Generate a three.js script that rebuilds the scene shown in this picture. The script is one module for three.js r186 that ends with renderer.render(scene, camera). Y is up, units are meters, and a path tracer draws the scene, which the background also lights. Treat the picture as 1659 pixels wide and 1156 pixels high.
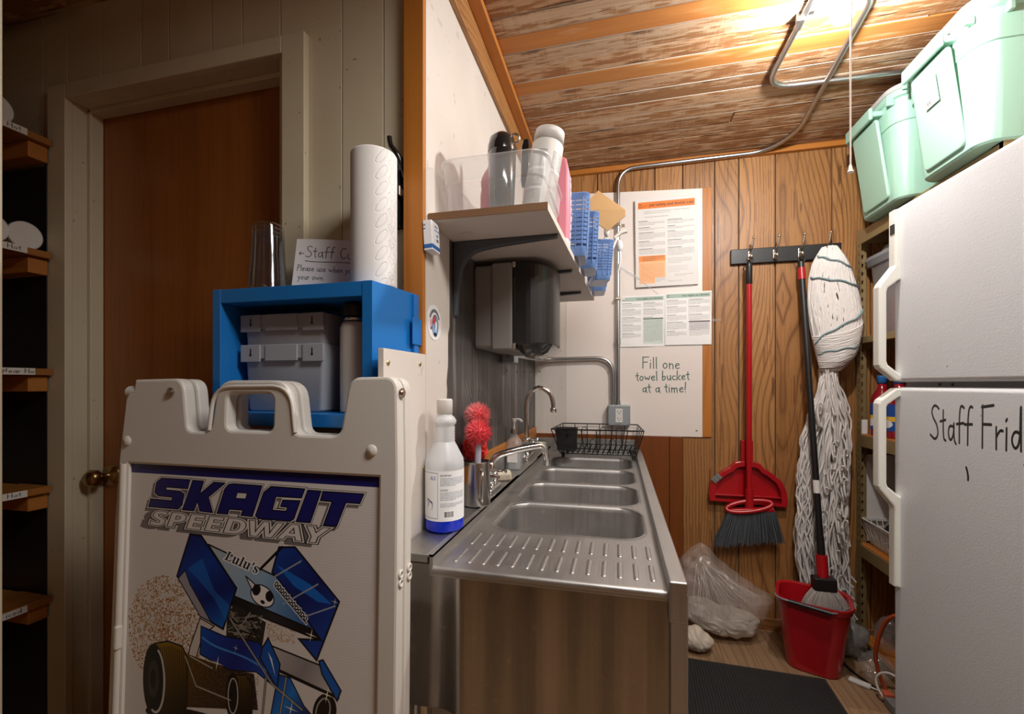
import * as THREE from 'three';
import { RoundedBoxGeometry } from 'three/addons/geometries/RoundedBoxGeometry.js';
import { mergeGeometries, toCreasedNormals } from 'three/addons/utils/BufferGeometryUtils.js';
import { RectAreaLightUniformsLib } from 'three/addons/lights/RectAreaLightUniformsLib.js';

// ---------- camera, light, exposure ----------
const scene = new THREE.Scene();
scene.background = new THREE.Color(0, 0, 0);
const camera = new THREE.PerspectiveCamera(2 * Math.atan(578 / 711) * 180 / Math.PI, 1659 / 1156, 0.02, 30);
camera.setViewOffset(1659, 1156, 0, -44, 1659, 1156);       // lens shifted up: level camera, verticals stay upright
camera.position.set(0, 1.18, 0);
camera.rotation.y = THREE.MathUtils.degToRad(13.6);
const renderer = new THREE.WebGLRenderer();
renderer.toneMapping = THREE.LinearToneMapping;
renderer.toneMappingExposure = 1.12;
renderer.shadowMap.enabled = true;
RectAreaLightUniformsLib.init();
const BULB = [0.6, 2.205, -1.385];
const bulbLight = new THREE.PointLight(new THREE.Color(1, 0.985, 0.97), 2.75, 0, 2);
bulbLight.name = 'bulb_light'; bulbLight.position.set(...BULB); bulbLight.castShadow = true; bulbLight.shadow.radius = 1.4; scene.add(bulbLight);
const addedFillLight = new THREE.RectAreaLight(new THREE.Color(1, 0.965, 0.92), 25, 0.9, 0.3);  // added fill light, out of view, to brighten the alcove from the front
addedFillLight.name = 'added_fill_light'; addedFillLight.position.set(0.55, 2.225, -0.3); addedFillLight.rotation.x = -Math.PI / 2; scene.add(addedFillLight);

// ---------- helpers ----------
let sd = 7;
const rnd = () => { sd = (sd * 1664525 + 1013904223) >>> 0; return sd / 4294967296; };
const rr = (a, b) => a + (b - a) * rnd();
const V = (x, y, z) => new THREE.Vector3(x, y, z);
const used = new Map();
const numbered = (n) => { const k = used.get(n) ?? 0; used.set(n, k + 1); return k ? n + '_' + String(k).padStart(3, '0') : n; };
function tag(o, label, category, group, kind) { Object.assign(o.userData, { label, category }); if (group) o.userData.group = group; if (kind) o.userData.kind = kind; return o; }
function thing(name, label, category, [x, y, z] = [0, 0, 0], group, kind) {
  const o = new THREE.Group(); o.name = numbered(name); o.position.set(x, y, z); scene.add(o); o.off = [x, y, z];
  return tag(o, label, category, group, kind);
}
// local geometry -> named mesh under parent
function mesh(name, g, m, parent) { const o = new THREE.Mesh(g, m); o.name = parent === scene ? numbered(name) : name; o.castShadow = o.receiveShadow = true; parent.add(o); o.off = parent.off; return o; }
// geometry given in world metres -> part of an unturned thing
function part(name, g, m, t) { if (t.off) g.translate(-t.off[0], -t.off[1], -t.off[2]); return mesh(name, g, m, t); }
function solo(name, g, m, label, category, group) { // a thing of one mesh, its origin at its base
  g.computeBoundingBox(); const b = g.boundingBox, c = [(b.min.x + b.max.x) / 2, b.min.y, (b.min.z + b.max.z) / 2];
  g.translate(-c[0], -c[1], -c[2]); const o = mesh(name, g, m, scene); o.position.set(...c); return tag(o, label, category, group);
}
function dup(o, [x, y, z], label) { const c = o.clone(); c.name = numbered(o.name.replace(/_\d{3}$/, '')); c.position.set(x, y, z); c.userData = { ...o.userData }; if (label) c.userData.label = label; scene.add(c); return c; }

// uv in metres, grain of the texture along v
function uvm(g, grain = 'y', ou = 0, ov = 0) {
  if (!g.attributes.normal) g.computeVertexNormals();
  const p = g.attributes.position, n = g.attributes.normal, uv = new Float32Array(p.count * 2), ax = 'xyz', gi = ax.indexOf(grain);
  for (let i = 0; i < p.count; i++) {
    const q = [p.getX(i), p.getY(i), p.getZ(i)], m = [Math.abs(n.getX(i)), Math.abs(n.getY(i)), Math.abs(n.getZ(i))];
    const k = m.indexOf(Math.max(...m)); let [a, b] = [0, 1, 2].filter((j) => j !== k);
    if (a === gi) [a, b] = [b, a];
    uv[2 * i] = q[a] + ou; uv[2 * i + 1] = q[b] + ov;
  }
  g.setAttribute('uv', new THREE.BufferAttribute(uv, 2)); return g;
}
const uvFlat = (g, fu, fv) => { const p = g.attributes.position, uv = new Float32Array(p.count * 2); for (let i = 0; i < p.count; i++) { uv[2 * i] = fu(p.getX(i), p.getY(i), p.getZ(i)); uv[2 * i + 1] = fv(p.getX(i), p.getY(i), p.getZ(i)); } g.setAttribute('uv', new THREE.BufferAttribute(uv, 2)); return g; };
// boxes by extents; d = distance down the aisle (z = -d)
const B = (x0, x1, y0, y1, d0, d1) => new THREE.BoxGeometry(x1 - x0, y1 - y0, d1 - d0).translate((x0 + x1) / 2, (y0 + y1) / 2, -(d0 + d1) / 2);
const RB = (x0, x1, y0, y1, d0, d1, r = 0.004, s = 2) => new RoundedBoxGeometry(x1 - x0, y1 - y0, d1 - d0, s, Math.min(r, (x1 - x0) / 2.01, (y1 - y0) / 2.01, (d1 - d0) / 2.01)).translate((x0 + x1) / 2, (y0 + y1) / 2, -(d0 + d1) / 2);
const plain = (g) => { const h = g.index ? g.toNonIndexed() : g; for (const k of Object.keys(h.attributes)) if (!['position', 'normal', 'uv'].includes(k)) h.deleteAttribute(k); return h; };
const M_ = (...gs) => mergeGeometries(gs.flat().map(plain));
const catmull = (pts, closed = false, tension = 0.5) => new THREE.CatmullRomCurve3(pts.map((p) => (p.isVector3 ? p : V(...p))), closed, 'catmullrom', tension);
const tube = (pts, r = 0.003, seg = 24, rad = 8, closed = false) => new THREE.TubeGeometry(catmull(pts, closed), seg, r, rad, closed);
function pipe(pts, r, R = 0.05, rad = 10, k = 6) { // straight runs with rounded bends
  const P = pts.map((p) => V(...p)), out = [P[0]];
  for (let i = 1; i < P.length - 1; i++) {
    const a = P[i - 1].clone().sub(P[i]), b = P[i + 1].clone().sub(P[i]), l = Math.min(R, a.length() / 2.05, b.length() / 2.05);
    const A = P[i].clone().addScaledVector(a.normalize(), l), Bq = P[i].clone().addScaledVector(b.normalize(), l), q = new THREE.QuadraticBezierCurve3(A, P[i], Bq);
    for (let j = 0; j <= k; j++) out.push(q.getPoint(j / k));
  }
  out.push(P[P.length - 1]);
  const path = new THREE.CurvePath(); for (let i = 1; i < out.length; i++) if (out[i].distanceTo(out[i - 1]) > 1e-6) path.add(new THREE.LineCurve3(out[i - 1], out[i]));
  const len = path.getLength(), dense = []; const n = Math.max(8, Math.ceil(len / 0.012)); for (let i = 0; i <= n; i++) dense.push(path.getPointAt(i / n));
  return new THREE.TubeGeometry(new THREE.CatmullRomCurve3(dense, false, 'centripetal'), n, r, rad);
}
const bar = (a, b, r, rad = 8) => { const A = V(...a), C = V(...b), L = A.distanceTo(C); return new THREE.CylinderGeometry(r, r, L, rad).rotateX(Math.PI / 2).applyMatrix4(new THREE.Matrix4().lookAt(C, A, Math.abs(C.x - A.x) + Math.abs(C.z - A.z) < 1e-6 ? V(1, 0, 0) : V(0, 1, 0))).translate((a[0] + b[0]) / 2, (a[1] + b[1]) / 2, (a[2] + b[2]) / 2); };
const lathe = (pts, seg = 28) => new THREE.LatheGeometry(pts.map(([r, y]) => new THREE.Vector2(r, y)), seg);
// rings of rounded rectangles, level = [y, width, depth, corner radius, cx, cz]
function loft(levels, { n = 5, capB = true, capT = true, crease = 0.7 } = {}) {
  const pos = [], idx = [], N = 4 * (n + 1);
  for (const [y, w, d, r0, cx = 0, cz = 0] of levels) {
    const r = Math.min(r0, w / 2 - 1e-4, d / 2 - 1e-4);
    for (let q = 0; q < 4; q++) for (let j = 0; j <= n; j++) {
      const a = (q + j / n) * Math.PI / 2, sx = q === 0 || q === 3 ? 1 : -1, sz = q < 2 ? 1 : -1;
      pos.push(cx + sx * (w / 2 - r) + r * Math.cos(a), y, cz + sz * (d / 2 - r) + r * Math.sin(a));
    }
  }
  for (let i = 0; i + 1 < levels.length; i++) for (let j = 0; j < N; j++) { const a = i * N + j, b = i * N + (j + 1) % N, c = b + N, e = a + N; idx.push(a, e, b, b, e, c); }
  const cap = (i, flip) => { const c = pos.length / 3, [y, , , , cx = 0, cz = 0] = levels[i]; pos.push(cx, y, cz); for (let j = 0; j < N; j++) { const a = i * N + j, b = i * N + (j + 1) % N; flip ? idx.push(c, b, a) : idx.push(c, a, b); } };
  if (capB) cap(0, false); if (capT) cap(levels.length - 1, true);
  const g = new THREE.BufferGeometry(); g.setAttribute('position', new THREE.Float32BufferAttribute(pos, 3)); g.setIndex(idx);
  return uvm(toCreasedNormals(g, crease), 'y');
}
const poly = (pts) => { const s = new THREE.Shape(); pts.forEach(([x, y], i) => (i ? s.lineTo(x, y) : s.moveTo(x, y))); s.closePath(); return s; };
const extrude = (shape, depth, bevel = 0, curveSegments = 8) => new THREE.ExtrudeGeometry(shape, { depth: depth - 2 * bevel, bevelEnabled: bevel > 0, bevelThickness: bevel, bevelSize: bevel, bevelOffset: -bevel, bevelSegments: 2, curveSegments }).translate(0, 0, bevel);
function rrect(x0, y0, x1, y1, r) { const s = new THREE.Shape(); s.moveTo(x0 + r, y0); s.lineTo(x1 - r, y0); s.quadraticCurveTo(x1, y0, x1, y0 + r); s.lineTo(x1, y1 - r); s.quadraticCurveTo(x1, y1, x1 - r, y1); s.lineTo(x0 + r, y1); s.quadraticCurveTo(x0, y1, x0, y1 - r); s.lineTo(x0, y0 + r); s.quadraticCurveTo(x0, y0, x0 + r, y0); return s; }

// ---------- noise and textures ----------
const HASH = new Float32Array(65536); for (let i = 0; i < 65536; i++) HASH[i] = rnd();
function vn(x, y) { const xi = Math.floor(x), yi = Math.floor(y), fx = x - xi, fy = y - yi, u = fx * fx * (3 - 2 * fx), w = fy * fy * (3 - 2 * fy), h = (a, b) => HASH[((a * 73 + b * 9176 + 13 * ((a * b) & 255)) & 65535)]; return (h(xi, yi) * (1 - u) + h(xi + 1, yi) * u) * (1 - w) + (h(xi, yi + 1) * (1 - u) + h(xi + 1, yi + 1) * u) * w; }
const fbm = (x, y, o = 4) => { let s = 0, a = 0.5; for (let i = 0; i < o; i++) { s += a * vn(x, y); x = x * 2.03 + 17.1; y = y * 2.01 + 5.7; a *= 0.5; } return s; };
const clamp = (x, a = 0, b = 1) => Math.min(b, Math.max(a, x)), mix = (a, b, t) => a + (b - a) * t, sst = (a, b, x) => { const t = clamp((x - a) / (b - a)); return t * t * (3 - 2 * t); };
function dataTex(W, H, mu, mv, fn, srgb = true) { // fn(u metres, v metres) -> [r,g,b] 0..255; texture covers mu x mv metres, mirrored beyond
  const d = new Uint8Array(W * H * 4);
  for (let y = 0; y < H; y++) for (let x = 0; x < W; x++) { const c = fn(x / W * mu, y / H * mv), o = (y * W + x) * 4; d[o] = clamp(c[0], 0, 255); d[o + 1] = clamp(c[1], 0, 255); d[o + 2] = clamp(c[2], 0, 255); d[o + 3] = 255; }
  const t = new THREE.DataTexture(d, W, H); t.magFilter = THREE.LinearFilter; t.wrapS = t.wrapT = THREE.MirroredRepeatWrapping; t.repeat.set(1 / mu, 1 / mv); if (srgb) t.colorSpace = THREE.SRGBColorSpace; t.needsUpdate = true; return t;
}
function canvasTex(w, h, draw) { const c = document.createElement('canvas'); c.width = w; c.height = h; const x = c.getContext('2d'); draw(x, w, h); const t = new THREE.CanvasTexture(c); t.colorSpace = THREE.SRGBColorSpace; t.magFilter = THREE.LinearFilter; return t; }
const lerp3 = (a, b, t) => [mix(a[0], b[0], t), mix(a[1], b[1], t), mix(a[2], b[2], t)];
const grainTex = (o) => dataTex(512, 1024, 1, 2, (u, v) => {
  const w = fbm(u * 2.2 + o.s, v * 0.7 + o.s, 3) * o.warp, r = (u + w) * o.rings, f = Math.abs((r % 1) - 0.5) * 2, line = Math.pow(f, 5), pore = vn(u * 320, v * 7) > 0.72 ? 1 : 0, fine = vn(u * 150 + 9, v * 3 + o.s);
  let c = lerp3(o.a, o.b, clamp(0.25 + 0.5 * fbm(u * 5 + 3, v * 1.2 + o.s, 3) + 0.25 * (fine - 0.5)));
  c = lerp3(c, o.dark, line * o.line * (0.45 + 0.55 * vn(u * 9, v * 2)));
  c = lerp3(c, o.dark, pore * o.pore * vn(u * 40 + 5, v * 2));
  return c;
});
const T = {
  panel: grainTex({ s: 3, warp: 0.6, rings: 40, a: [186, 138, 84], b: [154, 106, 60], dark: [84, 50, 25], line: 0.8, pore: 0.6 }),
  pine: grainTex({ s: 11, warp: 0.18, rings: 16, a: [205, 138, 58], b: [184, 112, 38], dark: [140, 76, 24], line: 0.5, pore: 0.15 }),
  door: grainTex({ s: 23, warp: 0.35, rings: 9, a: [186, 118, 58], b: [160, 96, 44], dark: [118, 66, 28], line: 0.3, pore: 0.25 }),
  vinyl: grainTex({ s: 31, warp: 0.2, rings: 26, a: [178, 148, 114], b: [140, 110, 82], dark: [92, 68, 48], line: 0.5, pore: 0.5 }),
  weather: dataTex(1024, 1536, 0.7, 1.6, (u, v) => {
    const big = fbm(u * 14 + 3, v * 2.2, 4), saw = vn(u * 12, v * 330), flake = sst(0.42, 0.62, fbm(u * 120, v * 20 + 40, 4) * 0.6 + big * 0.5 + (saw - 0.5) * 0.07);
    let c = lerp3([200, 172, 142], [156, 110, 68], flake); c = lerp3(c, [206, 184, 160], 0.3 * vn(u * 500, v * 26) * (1 - flake)); c = lerp3(c, [112, 72, 40], 0.3 * vn(u * 420 + 7, v * 9));
    const crack = sst(0.66, 0.76, fbm(u * 130 + 20, v * 7 + 7, 4)); return lerp3(c, [58, 38, 26], crack * 0.9);
  }),
  orange: dataTex(512, 512, 0.7, 2, (u, v) => { const g = fbm(u * 90, v * 3, 4), p = sst(0.55, 0.75, fbm(u * 25 + 5, v * 5, 3)); return lerp3(lerp3([196, 134, 66], [160, 100, 46], g), [206, 174, 138], p * 0.85); }),
  plaster: dataTex(512, 512, 1.3, 1.3, (u, v) => { const g = fbm(u * 6, v * 6, 4), s = fbm(u * 30 + 8, v * 30, 3), k = s > 0.7 ? 1 : 0; return lerp3(lerp3([230, 225, 219], [214, 208, 200], g), [190, 180, 172], k * 0.5); }),
  cream: dataTex(512, 512, 1, 1, (u, v) => { const g = fbm(u * 7, v * 4, 4), k = vn(u * 120, v * 90) > 0.985 ? 1 : 0; return lerp3(lerp3([222, 213, 190], [204, 194, 170], g), [90, 76, 58], k); }),
  char: dataTex(512, 512, 1.3, 1.3, (u, v) => { const st = fbm(u * 60, v * 4, 3), sw = Math.abs(Math.sin(Math.hypot(u - 0.25, v - 0.3) * 190 + fbm(u * 8, v * 8) * 14)), a = sst(0.45, 0.75, fbm(u * 7 + 3, v * 7, 3)); return lerp3([66, 62, 60], [158, 150, 146], clamp(0.5 * sst(0.42, 0.7, st) + 0.5 * a * Math.pow(sw, 3))); }),
  steelRough: dataTex(512, 512, 0.5, 0.5, (u, v) => { const g = 78 + 50 * fbm(u * 14, v * 14, 4) + 34 * vn(u * 900, v * 14) + (vn(u * 130, v * 130) > 0.97 ? 70 : 0); return [g, g, g]; }, false),
  steelTone: dataTex(512, 512, 0.5, 0.5, (u, v) => { const g = fbm(u * 9, v * 7, 4), k = sst(0.66, 0.8, fbm(u * 40, v * 26 + 4, 3)), s = vn(u * 700, v * 6); return lerp3(lerp3([190, 188, 186], [166, 164, 161], 0.6 * g + 0.4 * s), [204, 203, 201], k * 0.8); }),
  pebble: dataTex(512, 512, 0.25, 0.25, (u, v) => { const g = 255 * sst(0.25, 0.75, fbm(u * 230 + 3 * vn(u * 60, v * 60), v * 320, 2)); return [g, g, g]; }, false),
};
const lin = (c) => new THREE.Color(c[0], c[1], c[2]);
const std = (c, rough = 0.6, o = {}) => new THREE.MeshStandardMaterial({ color: lin(c), roughness: rough, ...o });
const phys = (c, rough = 0.6, o = {}) => new THREE.MeshPhysicalMaterial({ color: lin(c), roughness: rough, ...o });
const wood = (t, tint, rough = 0.6, o = {}) => new THREE.MeshStandardMaterial({ map: t, color: lin(tint), roughness: rough, bumpMap: t, bumpScale: 0.0006, ...o });
const W3 = (t, tints, rough, o) => tints.map((c) => wood(t, c, rough, o));
const M = {
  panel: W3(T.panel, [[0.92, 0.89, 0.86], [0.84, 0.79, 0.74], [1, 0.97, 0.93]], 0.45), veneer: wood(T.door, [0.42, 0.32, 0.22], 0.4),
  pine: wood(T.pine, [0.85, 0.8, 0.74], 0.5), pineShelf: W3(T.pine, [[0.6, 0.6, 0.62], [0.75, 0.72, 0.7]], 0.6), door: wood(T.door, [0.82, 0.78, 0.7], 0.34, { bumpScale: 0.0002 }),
  vinyl: W3(T.vinyl, [[0.9, 0.88, 0.86], [0.78, 0.76, 0.74], [1, 0.98, 0.95]], 0.5), ceil: W3(T.weather, [[0.86, 0.84, 0.82], [0.78, 0.66, 0.54], [1, 0.96, 0.92], [0.9, 0.8, 0.7]], 0.8, { bumpScale: 0.0022 }), ceilO: W3(T.orange, [[0.95, 0.88, 0.8], [0.92, 0.9, 0.9]], 0.65),
  white: new THREE.MeshStandardMaterial({ map: T.plaster, color: lin([0.93, 0.9, 0.88]), roughness: 0.5 }), cream: new THREE.MeshStandardMaterial({ map: T.cream, color: lin([0.9, 0.88, 0.84]), roughness: 0.55, bumpMap: T.cream, bumpScale: 0.0003 }),
  char: new THREE.MeshStandardMaterial({ map: T.char, roughness: 0.42 }),
  steel: new THREE.MeshStandardMaterial({ map: T.steelTone, metalness: 1, roughness: 1, roughnessMap: T.steelRough }), chrome: std([0.78, 0.78, 0.78], 0.1, { metalness: 1 }), emt: std([0.5, 0.51, 0.52], 0.33, { metalness: 1 }), galv: std([0.42, 0.47, 0.5], 0.5, { metalness: 0.8 }),
  brushed: std([0.5, 0.47, 0.43], 0.27, { metalness: 1 }), brass: std([0.36, 0.22, 0.09], 0.3, { metalness: 1 }), screw: std([0.6, 0.48, 0.25], 0.35, { metalness: 1 }), nickel: std([0.66, 0.6, 0.52], 0.25, { metalness: 1 }),
  signWhite: phys([0.66, 0.63, 0.58], 0.45), blue: phys([0.012, 0.17, 0.52], 0.34), basket: phys([0.13, 0.24, 0.5], 0.28, { clearcoat: 0.3 }),
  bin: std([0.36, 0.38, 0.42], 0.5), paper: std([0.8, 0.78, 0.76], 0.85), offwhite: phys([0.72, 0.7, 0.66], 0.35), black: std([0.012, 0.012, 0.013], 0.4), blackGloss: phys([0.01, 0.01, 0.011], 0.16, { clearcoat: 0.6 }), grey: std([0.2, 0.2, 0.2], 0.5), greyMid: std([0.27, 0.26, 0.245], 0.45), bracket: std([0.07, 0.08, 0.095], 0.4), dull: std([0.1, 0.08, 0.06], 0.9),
  red: phys([0.42, 0.006, 0.012], 0.3, { clearcoat: 0.3 }), mint: phys([0.31, 0.52, 0.41], 0.4), lid: std([0.42, 0.4, 0.38], 0.5), fridge: phys([0.74, 0.76, 0.78], 0.32), handle: phys([0.8, 0.79, 0.72], 0.3),
  clear: phys([0.93, 0.95, 0.97], 0.08, { transmission: 1, thickness: 0, ior: 1.45 }), frosted: phys([0.93, 0.94, 0.95], 0.34, { transmission: 0.88, thickness: 0, ior: 1.45 }), milky: phys([0.9, 0.92, 0.94], 0.4, { transmission: 0.5, thickness: 0 }), film: phys([0.97, 0.955, 0.94], 0.11, { transmission: 0.9, thickness: 0, ior: 1.5, specularIntensity: 1 }),
  bead: std([0.5, 0.42, 0.34], 0.8), liquid: phys([0.003, 0.025, 0.55], 0.15), strand: std([0.74, 0.71, 0.68], 0.9), band: std([0.19, 0.28, 0.3], 0.85), crease: phys([0.95, 0.94, 0.92], 0.12, { transmission: 0.75, thickness: 0 }), pink: std([0.86, 0.1, 0.12], 0.75), redMesh: std([0.62, 0.02, 0.012], 0.6), kraft: std([0.55, 0.34, 0.15], 0.8), tan: std([0.3, 0.22, 0.1], 0.45, { metalness: 0.3 }), particle: wood(T.pine, [0.8, 0.7, 0.55], 0.7), edge: std([0.2, 0.1, 0.045], 0.8), bristle: std([0.08, 0.09, 0.1], 0.7), wire: std([0.008, 0.008, 0.008], 0.35), orangeCord: std([0.45, 0.07, 0.015], 0.45), sponge: std([0.78, 0.72, 0.58], 0.9), lav: std([0.45, 0.43, 0.52], 0.4),
};
M.steel.side = THREE.DoubleSide;

// single-stroke handwriting, y up, baseline 0, x-height 0.5, capitals 1
const GL = {
  F: [0.6, [.1, 0, .1, 1], [.08, 1, .62, 1.03], [.1, .54, .5, .58]], S: [0.6, [.55, .9, .35, 1.02, .12, .85, .2, .62, .48, .45, .52, .18, .3, -.02, .05, .12]], C: [0.6, [.55, .85, .35, 1, .1, .75, .08, .3, .3, 0, .58, .15]], P: [0.55, [.1, -.05, .12, 1], [.1, 1, .45, .98, .5, .7, .3, .52, .12, .52]], H: [0.65, [.1, 0, .1, 1], [.55, 0, .55, 1], [.1, .5, .55, .53]], N: [0.65, [.1, 0, .1, 1, .5, .02, .52, 1]], L: [0.5, [.1, 1, .1, 0, .5, .02]],
  a: [0.5, [.42, .42, .2, .5, .06, .25, .2, 0, .4, .2, .42, .5], [.42, .5, .42, .1, .5, 0]], b: [0.48, [.1, 1, .1, 0], [.1, .3, .28, .5, .42, .3, .3, 0, .1, .06]], c: [0.45, [.4, .42, .2, .5, .06, .25, .2, 0, .42, .08]], d: [0.5, [.42, .42, .2, .5, .06, .25, .2, 0, .4, .2, .43, 1], [.43, 1, .43, .05]], e: [0.48, [.07, .26, .42, .3, .34, .5, .14, .46, .06, .2, .2, 0, .42, .1]], f: [0.42, [.42, .95, .28, 1.02, .2, .8, .18, 0], [.02, .52, .38, .54]], g: [0.5, [.42, .42, .2, .5, .06, .25, .2, .02, .4, .2, .42, .48], [.42, .48, .42, -.3, .2, -.42, .05, -.25]],
  h: [0.48, [.1, 1, .1, 0], [.1, .3, .28, .5, .4, .35, .4, 0]], i: [0.24, [.11, .5, .11, 0], [.11, .7, .13, .74]], k: [0.46, [.1, 1, .1, 0], [.4, .5, .12, .25, .42, 0]], l: [0.24, [.1, 1, .12, 0]], m: [0.72, [.08, .5, .1, 0], [.1, .3, .24, .5, .34, .35, .34, 0], [.34, .3, .5, .5, .6, .35, .62, 0]], n: [0.5, [.08, .5, .1, 0], [.1, .3, .28, .5, .4, .35, .42, 0]], o: [0.5, [.26, .5, .08, .38, .08, .12, .25, 0, .42, .14, .42, .38, .26, .5]], p: [0.5, [.1, .5, .1, -.4], [.1, .3, .28, .5, .42, .3, .3, 0, .1, .06]], r: [0.4, [.1, .5, .1, 0], [.1, .3, .22, .48, .38, .46]],
  s: [0.42, [.36, .44, .2, .5, .08, .38, .34, .18, .26, 0, .05, .06]], t: [0.36, [.18, .85, .17, .1, .3, 0], [.02, .55, .34, .57]], u: [0.5, [.08, .5, .1, .1, .25, 0, .4, .15, .42, .5], [.42, .5, .44, 0]], w: [0.66, [.06, .5, .16, 0, .32, .42, .46, 0, .6, .5]], y: [0.48, [.08, .5, .24, .05], [.42, .5, .2, -.3, .06, -.36]], z: [0.45, [.08, .5, .4, .5, .08, 0, .42, .02]], '!': [0.25, [.14, 1, .1, .25], [.1, .06, .1, .02]], '<': [0.8, [.75, .4, .08, .4], [.3, .62, .08, .4, .3, .18]], ' ': [0.34], '-': [0.4, [.05, .4, .35, .4]],
};
function hand(x, text, px, py, size, slope = 0, wob = 0.03) {
  let cx = px;
  for (const ch of text) {
    const g = GL[ch]; if (!g) continue;
    for (const s of g.slice(1)) {
      const q = []; for (let i = 0; i < s.length; i += 2) { const X = cx + (s[i] + wob * (rnd() - 0.5)) * size; q.push([X, py + slope * (X - px) - (s[i + 1] + wob * (rnd() - 0.5)) * size]); }
      x.beginPath(); x.moveTo(...q[0]); for (let i = 1; i < q.length - 1; i++) x.quadraticCurveTo(q[i][0], q[i][1], (q[i][0] + q[i + 1][0]) / 2, (q[i][1] + q[i + 1][1]) / 2); x.lineTo(...q[q.length - 1]); x.stroke();
    }
    cx += g[0] * size * 1.05;
  }
  return cx;
}
function greek(x, x0, y0, x1, rows, dy, ink = '#555', h = 2) { x.fillStyle = ink; for (let r = 0; r < rows; r++) { let cx = x0; const end = r === rows - 1 ? mix(x0, x1, 0.6) : x1; while (cx < end) { const w = 5 + rnd() * 16; x.globalAlpha = 0.45 + 0.35 * rnd(); x.fillRect(cx, y0 + r * dy, Math.min(w, end - cx), h); cx += w + 3; } } x.globalAlpha = 1; }
// ---------- the room ----------
const S_ = (name, label, category) => tag(thing(name, label, category), label, category, null, 'structure');
const floor = S_('floor', 'grey brown wood-look vinyl plank floor', 'floor');
part('subfloor', B(-2.15, 1.6, -0.1, -0.006, -1.9, 2.46), M.dull, floor);
for (let x = -2.225, i = 0; x < 1.5; x += 0.2, i++) for (let d = -1.9 - ((i * 0.47) % 1.2); d < 2.36; d += 1.2) {
  const a = Math.max(-2.05, x), b = Math.min(1.5, x + 0.2), c = Math.max(-1.8, d), e = Math.min(2.36, d + 1.2); if (b - a < 0.02 || e - c < 0.02) continue;
  part('plank', uvm(B(a + 0.0006, b - 0.0006, -0.006, rr(-0.0006, 0), c + 0.0006, e - 0.0006), 'z', rr(0, 9), rr(0, 9)), M.vinyl[(i * 2 + Math.round(d * 3) + 9) % 3], floor);
}
const ceiling = S_('ceiling', 'low ceiling of weathered whitewashed wooden planks with orange boards', 'ceiling');
part('roof_deck', B(-2.15, 1.6, 2.324, 2.42, -1.9, 2.46), M.dull, ceiling);
for (let i = 1; i < 56; i++) {
  const d = -1.861 + 0.0755 * i, cuts = [-2.05, ...(i === 51 ? [0.47] : i === 41 ? [-1.1] : i % 5 === 2 ? [rr(-1.6, -0.6)] : []), 1.5], e = Math.min(2.36, d + 0.0755);
  for (let k = 0; k + 1 < cuts.length; k++) {
    const m = i === 43 ? M.ceilO[0] : i === 46 || i === 30 ? M.ceilO[1] : M.ceil[(i * 7 + k * 2) % 4], y = 2.31 + rr(-0.0015, 0.0015);
    part('plank', uvm(RB(cuts[k] + 0.0015, cuts[k + 1] - 0.0015, y, 2.324, d + 0.0017, e - 0.0017, 0.0035, 1), 'x', rr(0, 9), rr(0, 9)), m, ceiling);
  }
  if (i > 33 && i < 51) part('paint_bead', RB(-0.384, rr(0.9, 1.49), 2.3096, 2.314, e - 0.0024, e - rr(0.001, 0.0016), 0.0003, 1), M.bead, ceiling);
}
const wallBack = S_('wall_back', 'brown wood-grain panelled wall with dark vertical grooves', 'wall');
part('wall_core', B(-0.5, 1.6, 0, 2.324, 2.36, 2.46), M.dull, wallBack);
const gx = [-0.49, -0.3, -0.106, 0.005, 0.182, 0.316, 0.465, 0.574, 0.735, 0.973, 1.13, 1.34, 1.5];
for (let i = 0; i + 1 < gx.length; i++) part('plank', uvm(RB(gx[i] + 0.0022, gx[i + 1] - 0.0022, 0, 2.31, 2.35, 2.361, 0.002, 1), 'y', rr(0, 9), rr(0, 9)), M.panel[(i * 2) % 3], wallBack);
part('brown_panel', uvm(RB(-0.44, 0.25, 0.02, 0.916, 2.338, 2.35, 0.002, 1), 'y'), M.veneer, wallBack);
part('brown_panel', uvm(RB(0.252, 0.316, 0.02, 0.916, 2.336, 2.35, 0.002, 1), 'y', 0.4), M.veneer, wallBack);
part('baseboard', uvm(RB(0.318, 1.5, 0, 0.055, 2.335, 2.35, 0.003, 1), 'x', 0.3), M.panel[1], wallBack);
part('edge_strip', uvm(RB(0.407, 0.45, 0.917, 2.155, 2.342, 2.35, 0.002, 1), 'y', 0.2), M.pine, wallBack);
part('ceiling_strip', uvm(RB(-0.38, 1.5, 2.283, 2.309, 2.325, 2.35, 0.003, 1), 'x', 0.4), M.pine, wallBack);
// white sheet with handwriting in green marker
const noteTex = canvasTex(1100, 2048, (x, w, h) => {
  x.fillStyle = '#ece5df'; x.fillRect(0, 0, w, h);
  for (let i = 0; i < 500; i++) { x.fillStyle = `rgba(${190 + rnd() * 40},${184 + rnd() * 36},${176 + rnd() * 36},0.12)`; x.fillRect(rnd() * w, rnd() * h, 2 + rnd() * 18, 1 + rnd() * 3); }
  const s = w / 0.677, X = (v) => (v + 0.27) * s, Y = (v) => (2.17 - v) * (h / 1.253);
  x.strokeStyle = '#2f5a50'; x.lineWidth = 7; x.lineCap = x.lineJoin = 'round';
  hand(x, 'Fill one', X(0.118), Y(1.262), 92, 0.03); hand(x, 'towel bucket', X(0.087), Y(1.197), 76, -0.02); hand(x, 'at a time!', X(0.118), Y(1.137), 82, -0.01);
});
const wbMat = new THREE.MeshStandardMaterial({ map: noteTex, roughness: 0.35, color: lin([0.95, 0.93, 0.92]) });
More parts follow.
